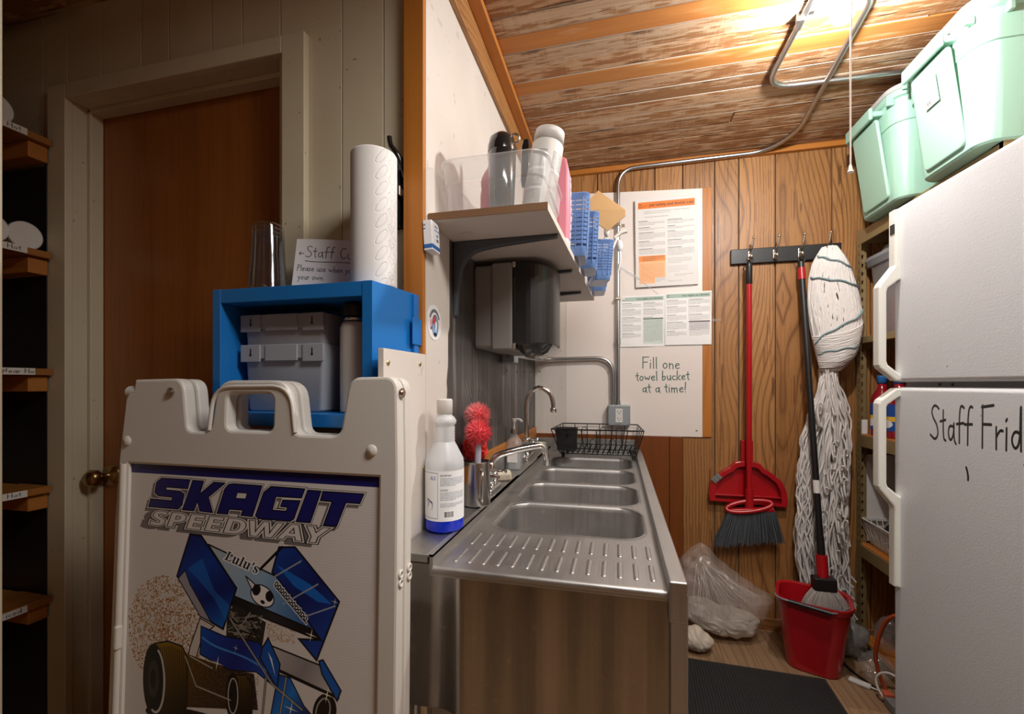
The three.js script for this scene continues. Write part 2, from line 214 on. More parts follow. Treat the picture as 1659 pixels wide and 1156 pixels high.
part('white_sheet', uvFlat(extrude(poly([[-0.27, 0.917], [0.407, 0.917], [0.407, 2.153], [-0.27, 2.19]]), 0.007).translate(0, 0, -2.35), (X) => (X + 0.27) / 0.677, (X, Y) => (Y - 0.917) / 1.253), wbMat, wallBack);
part('white_sheet', B(-0.44, -0.271, 0.9, 2.2, 2.343, 2.35), M.white, wallBack);
for (const [x, y] of [[-0.41, 1.25], [-0.05, 1.24], [0.38, 2.1], [0.38, 0.95]]) part('screw', lathe([[0, 0.003], [0.004, 0.002], [0.005, 0]], 10).rotateX(Math.PI / 2).translate(x, y, -2.343), M.screw, wallBack);

const wallPart = S_('wall_partition', 'white painted partition wall beside the sink', 'wall');
part('wall_core', uvm(B(-0.49, -0.44, 0, 2.31, 0.957, 2.36), 'y'), M.white, wallPart);
const rag = [[1.105, 1.565]]; for (let i = 1; i < 30; i++) { const y = 1.565 - i * 0.021; rag.push([1.105 + (y < 1.32 ? -0.008 - 0.02 * (vn(i * 0.9, 2) - 0.3) - (y < 1.12 ? 0.025 : 0) : 0), y]); }
rag.push([1.09, 0.95], [2.345, 0.95], [2.345, 1.32], [2.335, 1.33], [2.34, 1.5], [1.9, 1.565]);
part('charcoal_board', uvm(extrude(poly(rag.map(([d, y]) => [d, y])), 0.0025).rotateY(Math.PI / 2).translate(-0.44, 0, 0), 'y', 0.1), M.char, wallPart);
for (const [d, y] of [[1.72, 1.235], [1.9, 1.235], [2.06, 1.24], [2.2, 1.24]]) part('screw', lathe([[0, 0.003], [0.005, 0.002], [0.006, 0]], 10).rotateZ(-Math.PI / 2).translate(-0.4375, y, -d), M.black, wallPart);
part('strip', uvm(RB(-0.44, -0.43, 0.903, 0.95, 1.1, 2.34, 0.002, 1), 'z'), M.pine, S_('trim_4', 'orange pine strip between the sink backsplash and charcoal board', 'trim'));
part('stud_cover', uvm(RB(-0.492, -0.441, 1.1, 2.31, 0.944, 0.957, 0.002, 1), 'y', 0.35), M.pine, wallPart);
const trim3 = S_('trim_3', 'brown and orange wooden crown strips along the partition ceiling', 'trim'); part('crown_board', uvm(RB(-0.44, -0.424, 2.205, 2.31, 0.957, 2.35, 0.003, 1), 'z', 0.2), M.panel[2], trim3);
part('crown_strip', uvm(RB(-0.424, -0.385, 2.288, 2.309, 0.957, 2.35, 0.003, 1), 'z', 0.6), M.pine, trim3);
const guard = part('guard_board', uvm(RB(-0.453, -0.4405, 0.4, 1.25, 0.766, 0.957, 0.001, 1), 'y'), M.white, wallPart);
for (const [d, y] of [[0.782, 1.222], [0.925, 1.226], [0.945, 0.985]]) part('screw', lathe([[0, 0.003], [0.005, 0.002], [0.0055, 0]], 12).rotateZ(-Math.PI / 2).translate(-0.4405, y, -d), M.screw, guard);

const wallDoor = S_('wall_door', 'cream painted wall of vertical boards around the brown door', 'wall');
part('wall_core', B(-2.15, -1.62, 0, 2.324, 0.985, 1.1), M.cream, wallDoor);
part('wall_core', B(-0.86, -0.49, 0, 2.324, 0.985, 1.1), M.cream, wallDoor);
part('wall_core', B(-1.62, -0.86, 2.05, 2.324, 0.985, 1.1), M.cream, wallDoor);
const gd = [-2.05, -1.9, -1.722, -1.62, -1.483, -1.331, -1.231, -1.082, -0.981, -0.86, -0.677, -0.561, -0.492];
for (let i = 0; i + 1 < gd.length; i++) { const over = gd[i] >= -1.621 && gd[i + 1] <= -0.859; part('board', uvm(RB(gd[i] + 0.0012, gd[i + 1] - 0.0012, over ? 2.05 : 0, 2.31, 0.975, 0.986, 0.0015, 1), 'y', rr(0, 5), rr(0, 5)), M.cream, wallDoor); }
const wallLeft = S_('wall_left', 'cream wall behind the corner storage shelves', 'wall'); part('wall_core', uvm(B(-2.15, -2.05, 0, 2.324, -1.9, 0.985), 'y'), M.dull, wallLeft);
const wallRight = S_('wall_right', 'brown wood panelled wall behind the refrigerator', 'wall'); part('wall_core', uvm(B(1.5, 1.6, 0, 2.324, -1.9, 2.36), 'y'), M.panel[1], wallRight);
const wallRear = S_('wall_rear', 'brown panelled wall behind the photographer', 'wall'); part('wall_core', uvm(B(-2.05, 1.5, 0, 2.324, -1.9, -1.8), 'y'), M.panel[1], wallRear);
part('added_cream_reflector', uvm(B(-1.2, -0.55, 0.02, 2.2, -1.8, -1.78), 'y'), M.cream, wallRear); part('added_pine_reflector', uvm(B(0.05, 0.4, 0.02, 2.2, -1.8, -1.78), 'y'), M.pine, wallRear);  // panels added out of view to give the sink steel reflected bands

const door = S_('door_1', 'flat brown wooden door with a dark brass knob', 'door');
const leaf = part('leaf', uvm(RB(-1.598, -0.862, 0.01, 2.03, 1.05, 1.088, 0.002, 1), 'y'), M.door, door);
part('knob', lathe([[0, 0.07], [0.018, 0.068], [0.027, 0.056], [0.024, 0.04], [0.012, 0.034], [0.011, 0.012], [0.03, 0.008], [0.034, 0]], 28).rotateX(Math.PI / 2).translate(-1.555, 0.893, -1.05), M.brass, leaf);
const cas = S_('trim_1', 'cream painted door casing and jamb around the brown door', 'trim');
const cb = (...e) => uvm(RB(...e, 0.003, 2), 'y', rr(0, 3), rr(0, 3));
part('casing', cb(-1.672, -1.598, 0, 2.075, 0.955, 0.975), M.cream, cas); part('casing', cb(-0.84, -0.772, 0, 2.075, 0.955, 0.975), M.cream, cas); part('casing_head', cb(-1.598, -0.84, 2.03, 2.075, 0.9545, 0.975), M.cream, cas);
part('jamb', cb(-1.62, -1.6, 0, 2.05, 0.97, 1.1), M.cream, cas); part('jamb', cb(-0.86, -0.842, 0, 2.05, 0.97, 1.1), M.cream, cas); part('jamb_head', cb(-1.6, -0.86, 2.032, 2.05, 0.975, 1.1), M.cream, cas);
part('stop', cb(-1.6, -1.586, 0, 2.03, 1.012, 1.049), M.cream, cas); part('stop_head', cb(-1.6, -0.86, 2.018, 2.032, 1.012, 1.049), M.cream, cas);
const trim2 = S_('trim_2', 'narrow cream painted post at the near end of the storage shelves', 'trim'); part('post', uvm(RB(-1.25, -1.168, 0, 2.31, 0.52, 0.6, 0.004, 2), 'y'), M.cream, trim2);
const patch = thing('torn_ceiling_board', 'torn brown board with flaking white paint under the ceiling', 'board', [-1.75, 2.27, -0.86]);
const tearPts = []; for (let i = 0; i <= 14; i++) tearPts.push([-0.2 + i * 0.028, -0.05 + 0.035 * (vn(i * 0.8, 5) - 0.5)]); tearPts.push([0.2, 0.07], [-0.2, 0.07]);
mesh('board', uvm(extrude(poly(tearPts), 0.016).rotateX(-Math.PI / 2), 'x'), M.ceil[1], patch); mesh('board', uvm(extrude(poly(tearPts.map(([a, b]) => [a * 0.6 - 0.1, b * 0.8 + 0.01])), 0.012).rotateX(-Math.PI / 2).translate(0, 0.018, 0), 'x', 0.3), M.ceil[0], patch);
// ---------- the sink ----------
const sink = thing('bar_sink', 'long stainless steel four-bowl bar sink with ribbed drainboard', 'sink', [-0.12, 0, -1.55]);
{
  const SY = 0.825, bowls = [[1.035, 1.3], [1.318, 1.575], [1.595, 1.86], [1.88, 2.155]], x0 = -0.312, x1 = 0.064;
  const top = new THREE.Shape(); top.moveTo(-0.352, 0.8); top.lineTo(0.084, 0.8); top.lineTo(0.084, 2.335); top.lineTo(-0.352, 2.335); top.closePath();
  for (const [a, b] of bowls) top.holes.push(rrect(x0, a, x1, b, 0.085));
  part('drainboard', uvm(extrude(top, 0.003, 0, 10).rotateX(-Math.PI / 2).translate(0, SY - 0.003, 0), 'z'), M.steel, sink);
  for (const [a, b] of bowls) {
    const w = x1 - x0, d = b - a, cx = (x0 + x1) / 2, cz = -(a + b) / 2, L = (y, o, r) => [y, w - 2 * o, d - 2 * o, r, cx, cz];
    part('bowl', loft([L(SY + 0.0005, -0.004, 0.064), L(SY + 0.0012, 0, 0.06), L(SY - 0.001, 0.003, 0.058), L(SY - 0.006, 0.006, 0.056), L(SY - 0.016, 0.008, 0.054), L(SY - 0.15, 0.014, 0.05), L(SY - 0.175, 0.02, 0.046), L(SY - 0.19, 0.034, 0.036), L(SY - 0.194, 0.05, 0.03)], { n: 10, capB: false, capT: true, crease: 1.2 }), M.steel, sink);
    part('drain', lathe([[0, 0.001], [0.02, 0.001], [0.024, 0.003], [0.03, 0.002], [0.032, 0]], 20).translate(cx, SY - 0.1935, cz), M.chrome, sink);
  }
  for (let r = 0; r < 2; r++) for (let i = 0; i < 14; i++) { const x = -0.318 + i * 0.0292, d0 = r ? 0.925 : 0.824; part('drain_rib', new THREE.CapsuleGeometry(0.0052, 0.064, 3, 10).rotateX(Math.PI / 2).scale(1, 0.5, 1).translate(x, SY, -(d0 + 0.038)), M.steel, sink); }
  part('front_roll', M_(uvm(new THREE.CylinderGeometry(0.008, 0.008, 0.436, 12).rotateZ(Math.PI / 2), 'x').translate(-0.134, SY - 0.008, -0.8), uvm(B(-0.352, 0.084, SY - 0.018, SY - 0.006, 0.794, 0.803), 'x')), M.steel, sink);
  part('side_rim', uvm(RB(0.083, 0.114, SY - 0.05, 0.846, 0.785, 2.335, 0.004, 2), 'z'), M.steel, sink);
  part('wall_lip', uvm(M_(B(-0.359, -0.352, SY - 0.02, 0.847, 0.797, 2.335), B(-0.362, -0.352, 0.842, 0.847, 0.797, 2.335)), 'z'), M.steel, sink);
  part('ledge', uvm(RB(-0.4368, -0.364, 0.828, 0.845, 0.8, 2.335, 0.002, 1), 'z', 0.2), M.steel, sink);
  part('backsplash', uvm(RB(-0.4368, -0.432, 0.845, 0.902, 0.97, 2.335, 0.001, 1), 'z', 0.1), M.steel, sink);
  part('end_splash', uvm(RB(-0.434, 0.084, 0.826, 0.895, 2.328, 2.3345, 0.001, 1), 'x', 0.1), M.steel, sink);
  const ap = new THREE.PlaneGeometry(0.545, 0.285, 90, 12), pa = ap.attributes.position;
  for (let i = 0; i < pa.count; i++) { const x = pa.getX(i), y = pa.getY(i); pa.setZ(i, 0.005 * Math.sin(x * 44 + 1.1 + y * 0.9) + 0.0026 * Math.sin(x * 83 - y * 1.5) + 0.001 * vn(x * 14 + 4, y * 5)); }
  ap.computeVertexNormals(); ap.translate(-0.1625, 0.6785, -0.81);
  part('end_panel', uvm(ap, 'y'), M.apron = new THREE.MeshStandardMaterial({ map: T.steelTone, metalness: 1, roughness: 0.5, roughnessMap: T.steelRough, color: lin([0.85, 0.8, 0.75]), side: THREE.DoubleSide }), sink);
  part('corner_post', uvm(RB(0.086, 0.1145, 0.536, 0.826, 0.786, 0.82, 0.002, 1), 'y'), M.steel, sink);
  part('front_apron', uvm(B(0.108, 0.113, 0.53, 0.826, 0.82, 2.33), 'z'), M.steel, sink);
  for (const [x, d] of [[-0.4, 0.85], [0.09, 0.85], [-0.4, 2.28], [0.09, 2.28]]) { part('leg', new THREE.CylinderGeometry(0.02, 0.02, 0.53, 14).translate(x, 0.275, -d), M.brushed, sink); part('foot', lathe([[0, 0], [0.022, 0], [0.024, 0.012], [0.018, 0.03], [0, 0.03]], 14).translate(x, 0, -d), M.brushed, sink); }
}
// low swing faucet
{
  const f = thing('low_faucet', 'low chrome swing-spout faucet between steel pitcher and sponge', 'faucet', [-0.392, 0.845, -1.33]);
  part('base', RB(-0.415, -0.37, 0.845, 0.862, 1.27, 1.39, 0.008, 3), M.chrome, f);
  const sp = part('spout', pipe([[-0.392, 0.865, -1.33], [-0.392, 0.95, -1.33], [-0.3, 0.975, -1.37], [-0.232, 0.985, -1.4], [-0.225, 0.935, -1.405]], 0.0105, 0.04, 14), M.chrome, f);
  part('aerator', new THREE.CylinderGeometry(0.0125, 0.012, 0.02, 14).translate(-0.225, 0.928, -1.405), M.chrome, sp);
  part('stem', lathe([[0, 0], [0.016, 0], [0.014, 0.02], [0.012, 0.05], [0.015, 0.07], [0, 0.075]], 18).translate(-0.392, 0.862, -1.33), M.chrome, f);
  for (const d of [1.285, 1.375]) part('lever', M_(lathe([[0, 0], [0.013, 0], [0.012, 0.025], [0.008, 0.035], [0, 0.036]], 14).translate(-0.392, 0.862, -d), tube([[-0.392, 0.895, -d], [-0.375, 0.9, -d], [-0.35, 0.897, -d]], 0.005, 8, 8)), M.chrome, f);
}
{
  const f = thing('gooseneck_faucet', 'tall chrome gooseneck faucet beside the dish rack', 'faucet', [-0.4, 0.845, -1.93]);
  part('base', RB(-0.422, -0.378, 0.845, 0.866, 1.86, 2.0, 0.008, 3), M.chrome, f);
  const sp = part('spout', tube([[-0.4, 0.866, -1.93], [-0.4, 1.0, -1.93], [-0.4, 1.09, -1.93], [-0.385, 1.14, -1.935], [-0.34, 1.165, -1.94], [-0.297, 1.14, -1.945], [-0.283, 1.1, -1.95], [-0.281, 1.075, -1.95]], 0.0105, 40, 14), M.chrome, f);
  part('aerator', lathe([[0, 0], [0.014, 0], [0.015, 0.015], [0.011, 0.022], [0, 0.024]], 16).translate(-0.281, 1.055, -1.95), M.chrome, sp);
  part('stem', lathe([[0, 0], [0.02, 0], [0.016, 0.02], [0.016, 0.06], [0.019, 0.07], [0.013, 0.08], [0, 0.08]], 18).translate(-0.4, 0.862, -1.93), M.chrome, f);
  for (const d of [1.875, 1.985]) part('cross_handle', M_(lathe([[0, 0], [0.014, 0], [0.012, 0.05], [0, 0.055]], 14).translate(-0.4, 0.862, -d), bar([-0.43, 0.925, -d], [-0.365, 0.925, -d], 0.005), bar([-0.4, 0.925, -d - 0.03], [-0.4, 0.925, -d + 0.03], 0.005), new THREE.SphereGeometry(0.011, 12, 8).translate(-0.362, 0.925, -d)), M.chrome, f);
}
// spray bottle without trigger
{
  const b = thing('chemical_bottle', 'translucent white plastic bottle of blue liquid with printed label', 'bottle', [-0.392, 0.846, -0.955]);
  const prof = [[0, 0.103], [0.0443, 0.103], [0.0445, 0.15], [0.043, 0.163], [0.032, 0.185], [0.024, 0.2]];
  for (let i = 0; i < 5; i++) prof.push([0.0225, 0.203 + i * 0.007], [0.024, 0.206 + i * 0.007]);
  prof.push([0.0215, 0.238], [0.026, 0.243], [0.027, 0.25], [0.022, 0.258], [0.017, 0.262], [0.017, 0.272], [0, 0.272]);
  mesh('body', lathe(prof, 36), M.milky, b);
  mesh('liquid', lathe([[0, 0], [0.039, 0], [0.044, 0.006], [0.0443, 0.1025], [0, 0.1025]], 36), M.liquid, b);
  const lt = canvasTex(1024, 420, (x, w, h) => { x.fillStyle = '#eef0f2'; x.fillRect(0, 0, w, h); x.strokeStyle = '#223a66'; x.lineWidth = 4; x.strokeRect(120, 16, 330, h - 40); x.fillStyle = '#3a6aa8'; x.font = 'bold 44px sans-serif'; x.fillText('ALS', 350, 76); x.strokeStyle = '#1d2f6e'; x.lineWidth = 5; for (let i = 0; i < 5; i++) { x.beginPath(); x.ellipse(330, 270 + i * 16, 60 - i * 6, 20 + i * 16, 0.5, 3.2, 6); x.stroke(); } x.fillStyle = '#26324a'; x.font = 'bold 20px sans-serif'; x.fillText('DESCRIPTION', 480, 44); greek(x, 480, 58, 800, 6, 12, '#3c4658', 5); x.fillText('CAUTION', 480, 166); greek(x, 480, 178, 800, 6, 12, '#3c4658', 5); greek(x, 480, 270, 800, 3, 12, '#3c4658', 5); x.fillStyle = '#fff'; x.fillRect(520, 330, 130, 66); x.fillStyle = '#111'; for (let i = 0; i < 26; i++) x.fillRect(528 + i * 4.4, 338, rnd() > 0.5 ? 3 : 1.5, 48); });
  mesh('label', new THREE.CylinderGeometry(0.0449, 0.0447, 0.112, 40, 1, true, -1.9, 4.4).translate(0, 0.084, 0), new THREE.MeshStandardMaterial({ map: lt, roughness: 0.5, side: THREE.DoubleSide }), b);
  mesh('cap', lathe([[0, 0.3], [0.016, 0.3], [0.0185, 0.297], [0.0185, 0.266], [0, 0.266]], 24), M.offwhite, b);
}
// pitcher and its brushes
{
  const p = thing('steel_pitcher', 'stainless steel pitcher holding two pink dish brushes', 'pitcher', [-0.384, 0.846, -1.165]);
  mesh('body', lathe([[0, 0], [0.037, 0], [0.0395, 0.004], [0.039, 0.06], [0.036, 0.115], [0.037, 0.121], [0.0345, 0.119], [0.036, 0.06], [0.036, 0.006], [0, 0.006]], 36), M.brushed, p);
  mesh('handle', pipe([[0.022, 0.1, 0.028], [0.036, 0.1, 0.056], [0.034, 0.02, 0.056], [0.022, 0.02, 0.03]], 0.0055, 0.012, 8), M.brushed, p);
}
const spikes = (c, r, n, len, w = 0.0012, sy = 1) => { const gs = []; for (let i = 0; i < n; i++) { const y = 1 - 2 * (i + 0.5) / n, a = i * 2.39996, q = Math.sqrt(1 - y * y), dir = V(q * Math.cos(a) + rr(-0.2, 0.2), y + rr(-0.2, 0.2), q * Math.sin(a) + rr(-0.2, 0.2)).normalize(), L = len * rr(0.6, 1.15); const g = new THREE.ConeGeometry(w, L, 3, 1, true).translate(0, L / 2, 0).applyQuaternion(new THREE.Quaternion().setFromUnitVectors(V(0, 1, 0), dir)); g.translate(c[0] + dir.x * r, c[1] + dir.y * r * sy, c[2] + dir.z * r); gs.push(g); } return M_(gs); };
[[-0.388, 1.092, -1.19, 'pale pink round dish brush, taller of two in the pitcher'], [-0.37, 1.048, -1.14, 'coral pink round dish brush, shorter of two in the pitcher']].forEach(([x, y, z, label], i) => {
  const b = thing('dish_brush', label, 'brush', [-0.384, 0.855, -1.165], 'dish brushes in the steel pitcher');
  const q = [x + 0.384, y - 0.855, z + 1.165];
  mesh('handle', pipe([[q[0] * 0.2, 0.0, q[2] * 0.2], [q[0] * 0.7, q[1] * 0.55, q[2] * 0.7], [q[0], q[1] - 0.02, q[2]]], 0.009, 0.03, 10), M.lav, b);
  mesh('core', new THREE.SphereGeometry(0.025, 18, 12).translate(...q), M.pink, b);
  const s = mesh('bristles', spikes(q, 0.022, 1000, 0.02), i ? M.pink : std([0.85, 0.22, 0.22], 0.8), b); s.userData.kind = 'stuff';
});
{
  const g = new THREE.IcosahedronGeometry(0.037, 5), p = g.attributes.position; for (let i = 0; i < p.count; i++) { const v = V(p.getX(i), p.getY(i), p.getZ(i)), k = 0.86 + 0.28 * vn(v.x * 220 + 9, v.y * 220 + v.z * 160); p.setXYZ(i, v.x * k, v.y * k * 1.05, v.z * k * 0.8); } g.computeVertexNormals();
  const sc = thing('mesh_scrubber', 'crumpled red mesh scrubber on a stick in the steel pitcher', 'scrubber', [-0.384, 0.855, -1.165]);
  mesh('handle', bar([-0.005, 0, -0.01], [-0.017, 0.12, -0.03], 0.006), M.lav, sc); mesh('head', g.translate(-0.017, 0.14, -0.035), M.redMesh, sc);
}
{
  const s = thing('soap_dispenser', 'clear pump soap bottle on the ledge behind the low faucet', 'soap dispenser', [-0.4, 0.846, -1.69]);
  mesh('bottle', loft([[0, 0.056, 0.056, 0.02], [0.004, 0.062, 0.062, 0.022], [0.095, 0.062, 0.062, 0.022], [0.115, 0.05, 0.05, 0.02], [0.125, 0.026, 0.026, 0.012], [0.14, 0.026, 0.026, 0.012]], { crease: 1 }), M.frosted, s);
  mesh('soap', loft([[0.003, 0.05, 0.05, 0.018], [0.06, 0.056, 0.056, 0.019]], {}), phys([0.7, 0.72, 0.7], 0.2, { transmission: 0.5, thickness: 0 }), s);
  mesh('label', B(-0.02, 0.02, 0.03, 0.075, -0.0325, -0.0315), M.paper, s);
  mesh('collar', new THREE.CylinderGeometry(0.015, 0.015, 0.018, 18).translate(0, 0.148, 0), M.nickel, s);
  mesh('pump', M_(new THREE.CylinderGeometry(0.004, 0.004, 0.035, 10).translate(0, 0.173, 0), new THREE.CylinderGeometry(0.011, 0.009, 0.012, 14).translate(0, 0.192, 0), tube([[0, 0.193, 0], [0.02, 0.195, 0.004], [0.034, 0.187, 0.006]], 0.005, 8, 8)), M.offwhite, s);
}
solo('sponge', new RoundedBoxGeometry(0.05, 0.026, 0.075, 3, 0.008).rotateY(0.3).translate(-0.392, 0.859, -1.5), M.sponge, 'worn cream sponge block on the sink ledge', 'sponge');
solo('soap_dish', lathe([[0, 0.004], [0.026, 0.004], [0.032, 0.03], [0.035, 0.031], [0.03, 0], [0, 0]], 24).translate(-0.395, 0.8455, -2.26), M.offwhite, 'small off-white plastic cup in the sink corner', 'cup');
// dish rack
{
  const r = thing('dish_rack', 'black wire dish rack on the far drainboard', 'dish rack', [-0.095, 0.826, -2.17]);
  const top = [[-0.205, 0.148, 0.17], [0.205, 0.148, 0.17], [0.192, 0.148, -0.145], [-0.19, 0.148, -0.145]], bot = [[-0.178, 0.02, 0.045], [0.178, 0.02, 0.045], [0.17, 0.02, -0.12], [-0.17, 0.02, -0.12]], w = 0.0021;
  mesh('rim', pipe([...top, top[0], top[1]], 0.003, 0.015, 8), M.wire, r);
  mesh('mid_rail', pipe([...bot, bot[0], bot[1]].map(([x, , z]) => [x * 1.02, 0.045, z * 1.05]), w, 0.012, 7), M.wire, r);
  mesh('bottom_rail', pipe([...bot, bot[0], bot[1]], w, 0.012, 7), M.wire, r);
  const lp = (a, b, t) => [mix(a[0], b[0], t), mix(a[1], b[1], t), mix(a[2], b[2], t)], wires = [];
  for (let e = 0; e < 4; e++) { const n = e % 2 ? 4 : 6; for (let i = 0; i <= n; i++) wires.push(bar(lp(top[e], top[(e + 1) % 4], i / n), lp(bot[e], bot[(e + 1) % 4], i / n), w, 6)); }
  for (const g of wires) mesh('wire', g, M.wire, r);
  for (let i = 0; i < 15; i++) { const x = -0.165 + i * 0.0236; mesh('floor_wire', bar([x, 0.021, 0.045], [x * 0.96, 0.021, -0.12], w, 6), M.wire, r); mesh('plate_prong', pipe([[x - 0.004, 0.022, 0.03], [x + 0.016, 0.068, 0.012], [x + 0.02, 0.068, 0.006], [x + 0.001, 0.022, 0.004]], 0.0017, 0.006, 6), M.wire, r); }
  for (const [x, z, h] of [[-0.11, 0.075, 0.085], [-0.02, 0.08, 0.085], [0.07, 0.085, 0.085], [-0.075, -0.13, 0.12], [0.02, -0.13, 0.12], [0.1, -0.13, 0.12]]) mesh('loop', pipe([[x - 0.014, 0.03, z - 0.02], [x - 0.014, h + 0.012, z], [x + 0.014, h + 0.012, z], [x + 0.014, 0.03, z - 0.02]], 0.0018, 0.013, 6), M.wire, r);
  for (const [x, z] of [[-0.165, 0.035], [0.165, 0.035], [-0.16, -0.11], [0.16, -0.11]]) mesh('foot', loft([[0, 0.014, 0.014, 0.004], [0.024, 0.018, 0.018, 0.004]]), M.black, r);
  r.children.filter((c) => c.name === 'foot').forEach((c, i) => c.position.set(...[[-0.165, 0, 0.035], [0.165, 0, 0.035], [-0.16, 0, -0.11], [0.16, 0, -0.11]][i]));
  const c = thing('cutlery_caddy', 'black plastic cutlery caddy hooked in the dish rack', 'cutlery caddy', [-0.235, 0.872, -2.07]);
  mesh('cup', loft([[0, 0.085, 0.055, 0.006], [0.1, 0.1, 0.066, 0.006], [0.103, 0.108, 0.074, 0.006], [0.103, 0.096, 0.062, 0.005], [0.005, 0.08, 0.05, 0.005]], {}), M.black, c);
}
// ---------- wall shelf, dispenser and what stands there ----------
const shelf = thing('mounted_shelf', 'white melamine wall shelf with raw brown front edge above the towel dispenser', 'shelf', [-0.29, 1.56, -1.5]);
part('board', uvm(extrude(poly([[-0.439, 0.968], [-0.152, 0.968], [-0.108, 2.07], [-0.439, 2.07]]), 0.017, 0.0005).rotateX(-Math.PI / 2).translate(0, 1.568, 0), 'z'), M.white, shelf);
part('raw_edge', uvm(B(-0.438, -0.152, 1.568, 1.585, 0.9655, 0.968), 'x', 0.2), M.edge, shelf);
for (const d of [1.135, 1.5, 1.86]) {
  const s = new THREE.Shape(); s.moveTo(0, 0); s.lineTo(0.285, 0); s.quadraticCurveTo(0.29, -0.006, 0.28, -0.008); s.quadraticCurveTo(0.1, -0.018, 0.062, -0.03); s.quadraticCurveTo(0.03, -0.045, 0.022, -0.08); s.lineTo(0.008, -0.2); s.lineTo(0, -0.205); s.closePath();
  part('bracket', extrude(s, 0.022, 0.003).translate(-0.437, 1.5675, -d - 0.011), M.bracket, shelf);
}
{
  const t = thing('towel_dispenser', 'black and grey paper towel dispenser on the wall under the shelf', 'towel dispenser', [-0.32, 1.27, -1.43]);
  const d0 = 1.3, d1 = 1.6;
  part('body', M_(RB(-0.439, -0.37, 1.292, 1.548, d0, d1, 0.012, 3), RB(-0.38, -0.312, 1.285, 1.552, d0 - 0.006, d1 + 0.006, 0.008, 3)), M.greyMid, t);
  part('seam_strip', M_(RB(-0.312, -0.303, 1.305, 1.535, d0 - 0.004, d0 + 0.004, 0.002, 1), RB(-0.312, -0.303, 1.305, 1.535, d1 - 0.004, d1 + 0.004, 0.002, 1)), M.blackGloss, t);
  for (const y of [1.535, 1.288]) part('clip', RB(-0.3125, -0.3025, y, y + 0.017, d0 - 0.0062, d0 + 0.004, 0.002, 1), M.nickel, t);
  const s = new THREE.Shape(); s.moveTo(-0.303, d0 - 0.003); s.lineTo(-0.27, d0 - 0.003); s.bezierCurveTo(-0.215, d0 + 0.005, -0.19, d0 + 0.07, -0.19, 1.45); s.bezierCurveTo(-0.19, d1 - 0.07, -0.215, d1 - 0.005, -0.27, d1 + 0.003); s.lineTo(-0.303, d1 + 0.003); s.closePath();
  part('cover', extrude(s, 0.25, 0.006, 12).rotateX(-Math.PI / 2).translate(0, 1.3, 0), phys([0.016, 0.015, 0.015], 0.34), t);
  part('chin', loft([[1.268, 0.05, 0.1, 0.02, -0.27, -1.45], [1.28, 0.09, 0.22, 0.03, -0.258, -1.45], [1.302, 0.112, 0.296, 0.03, -0.25, -1.45]], { crease: 1 }), M.blackGloss, t);
}
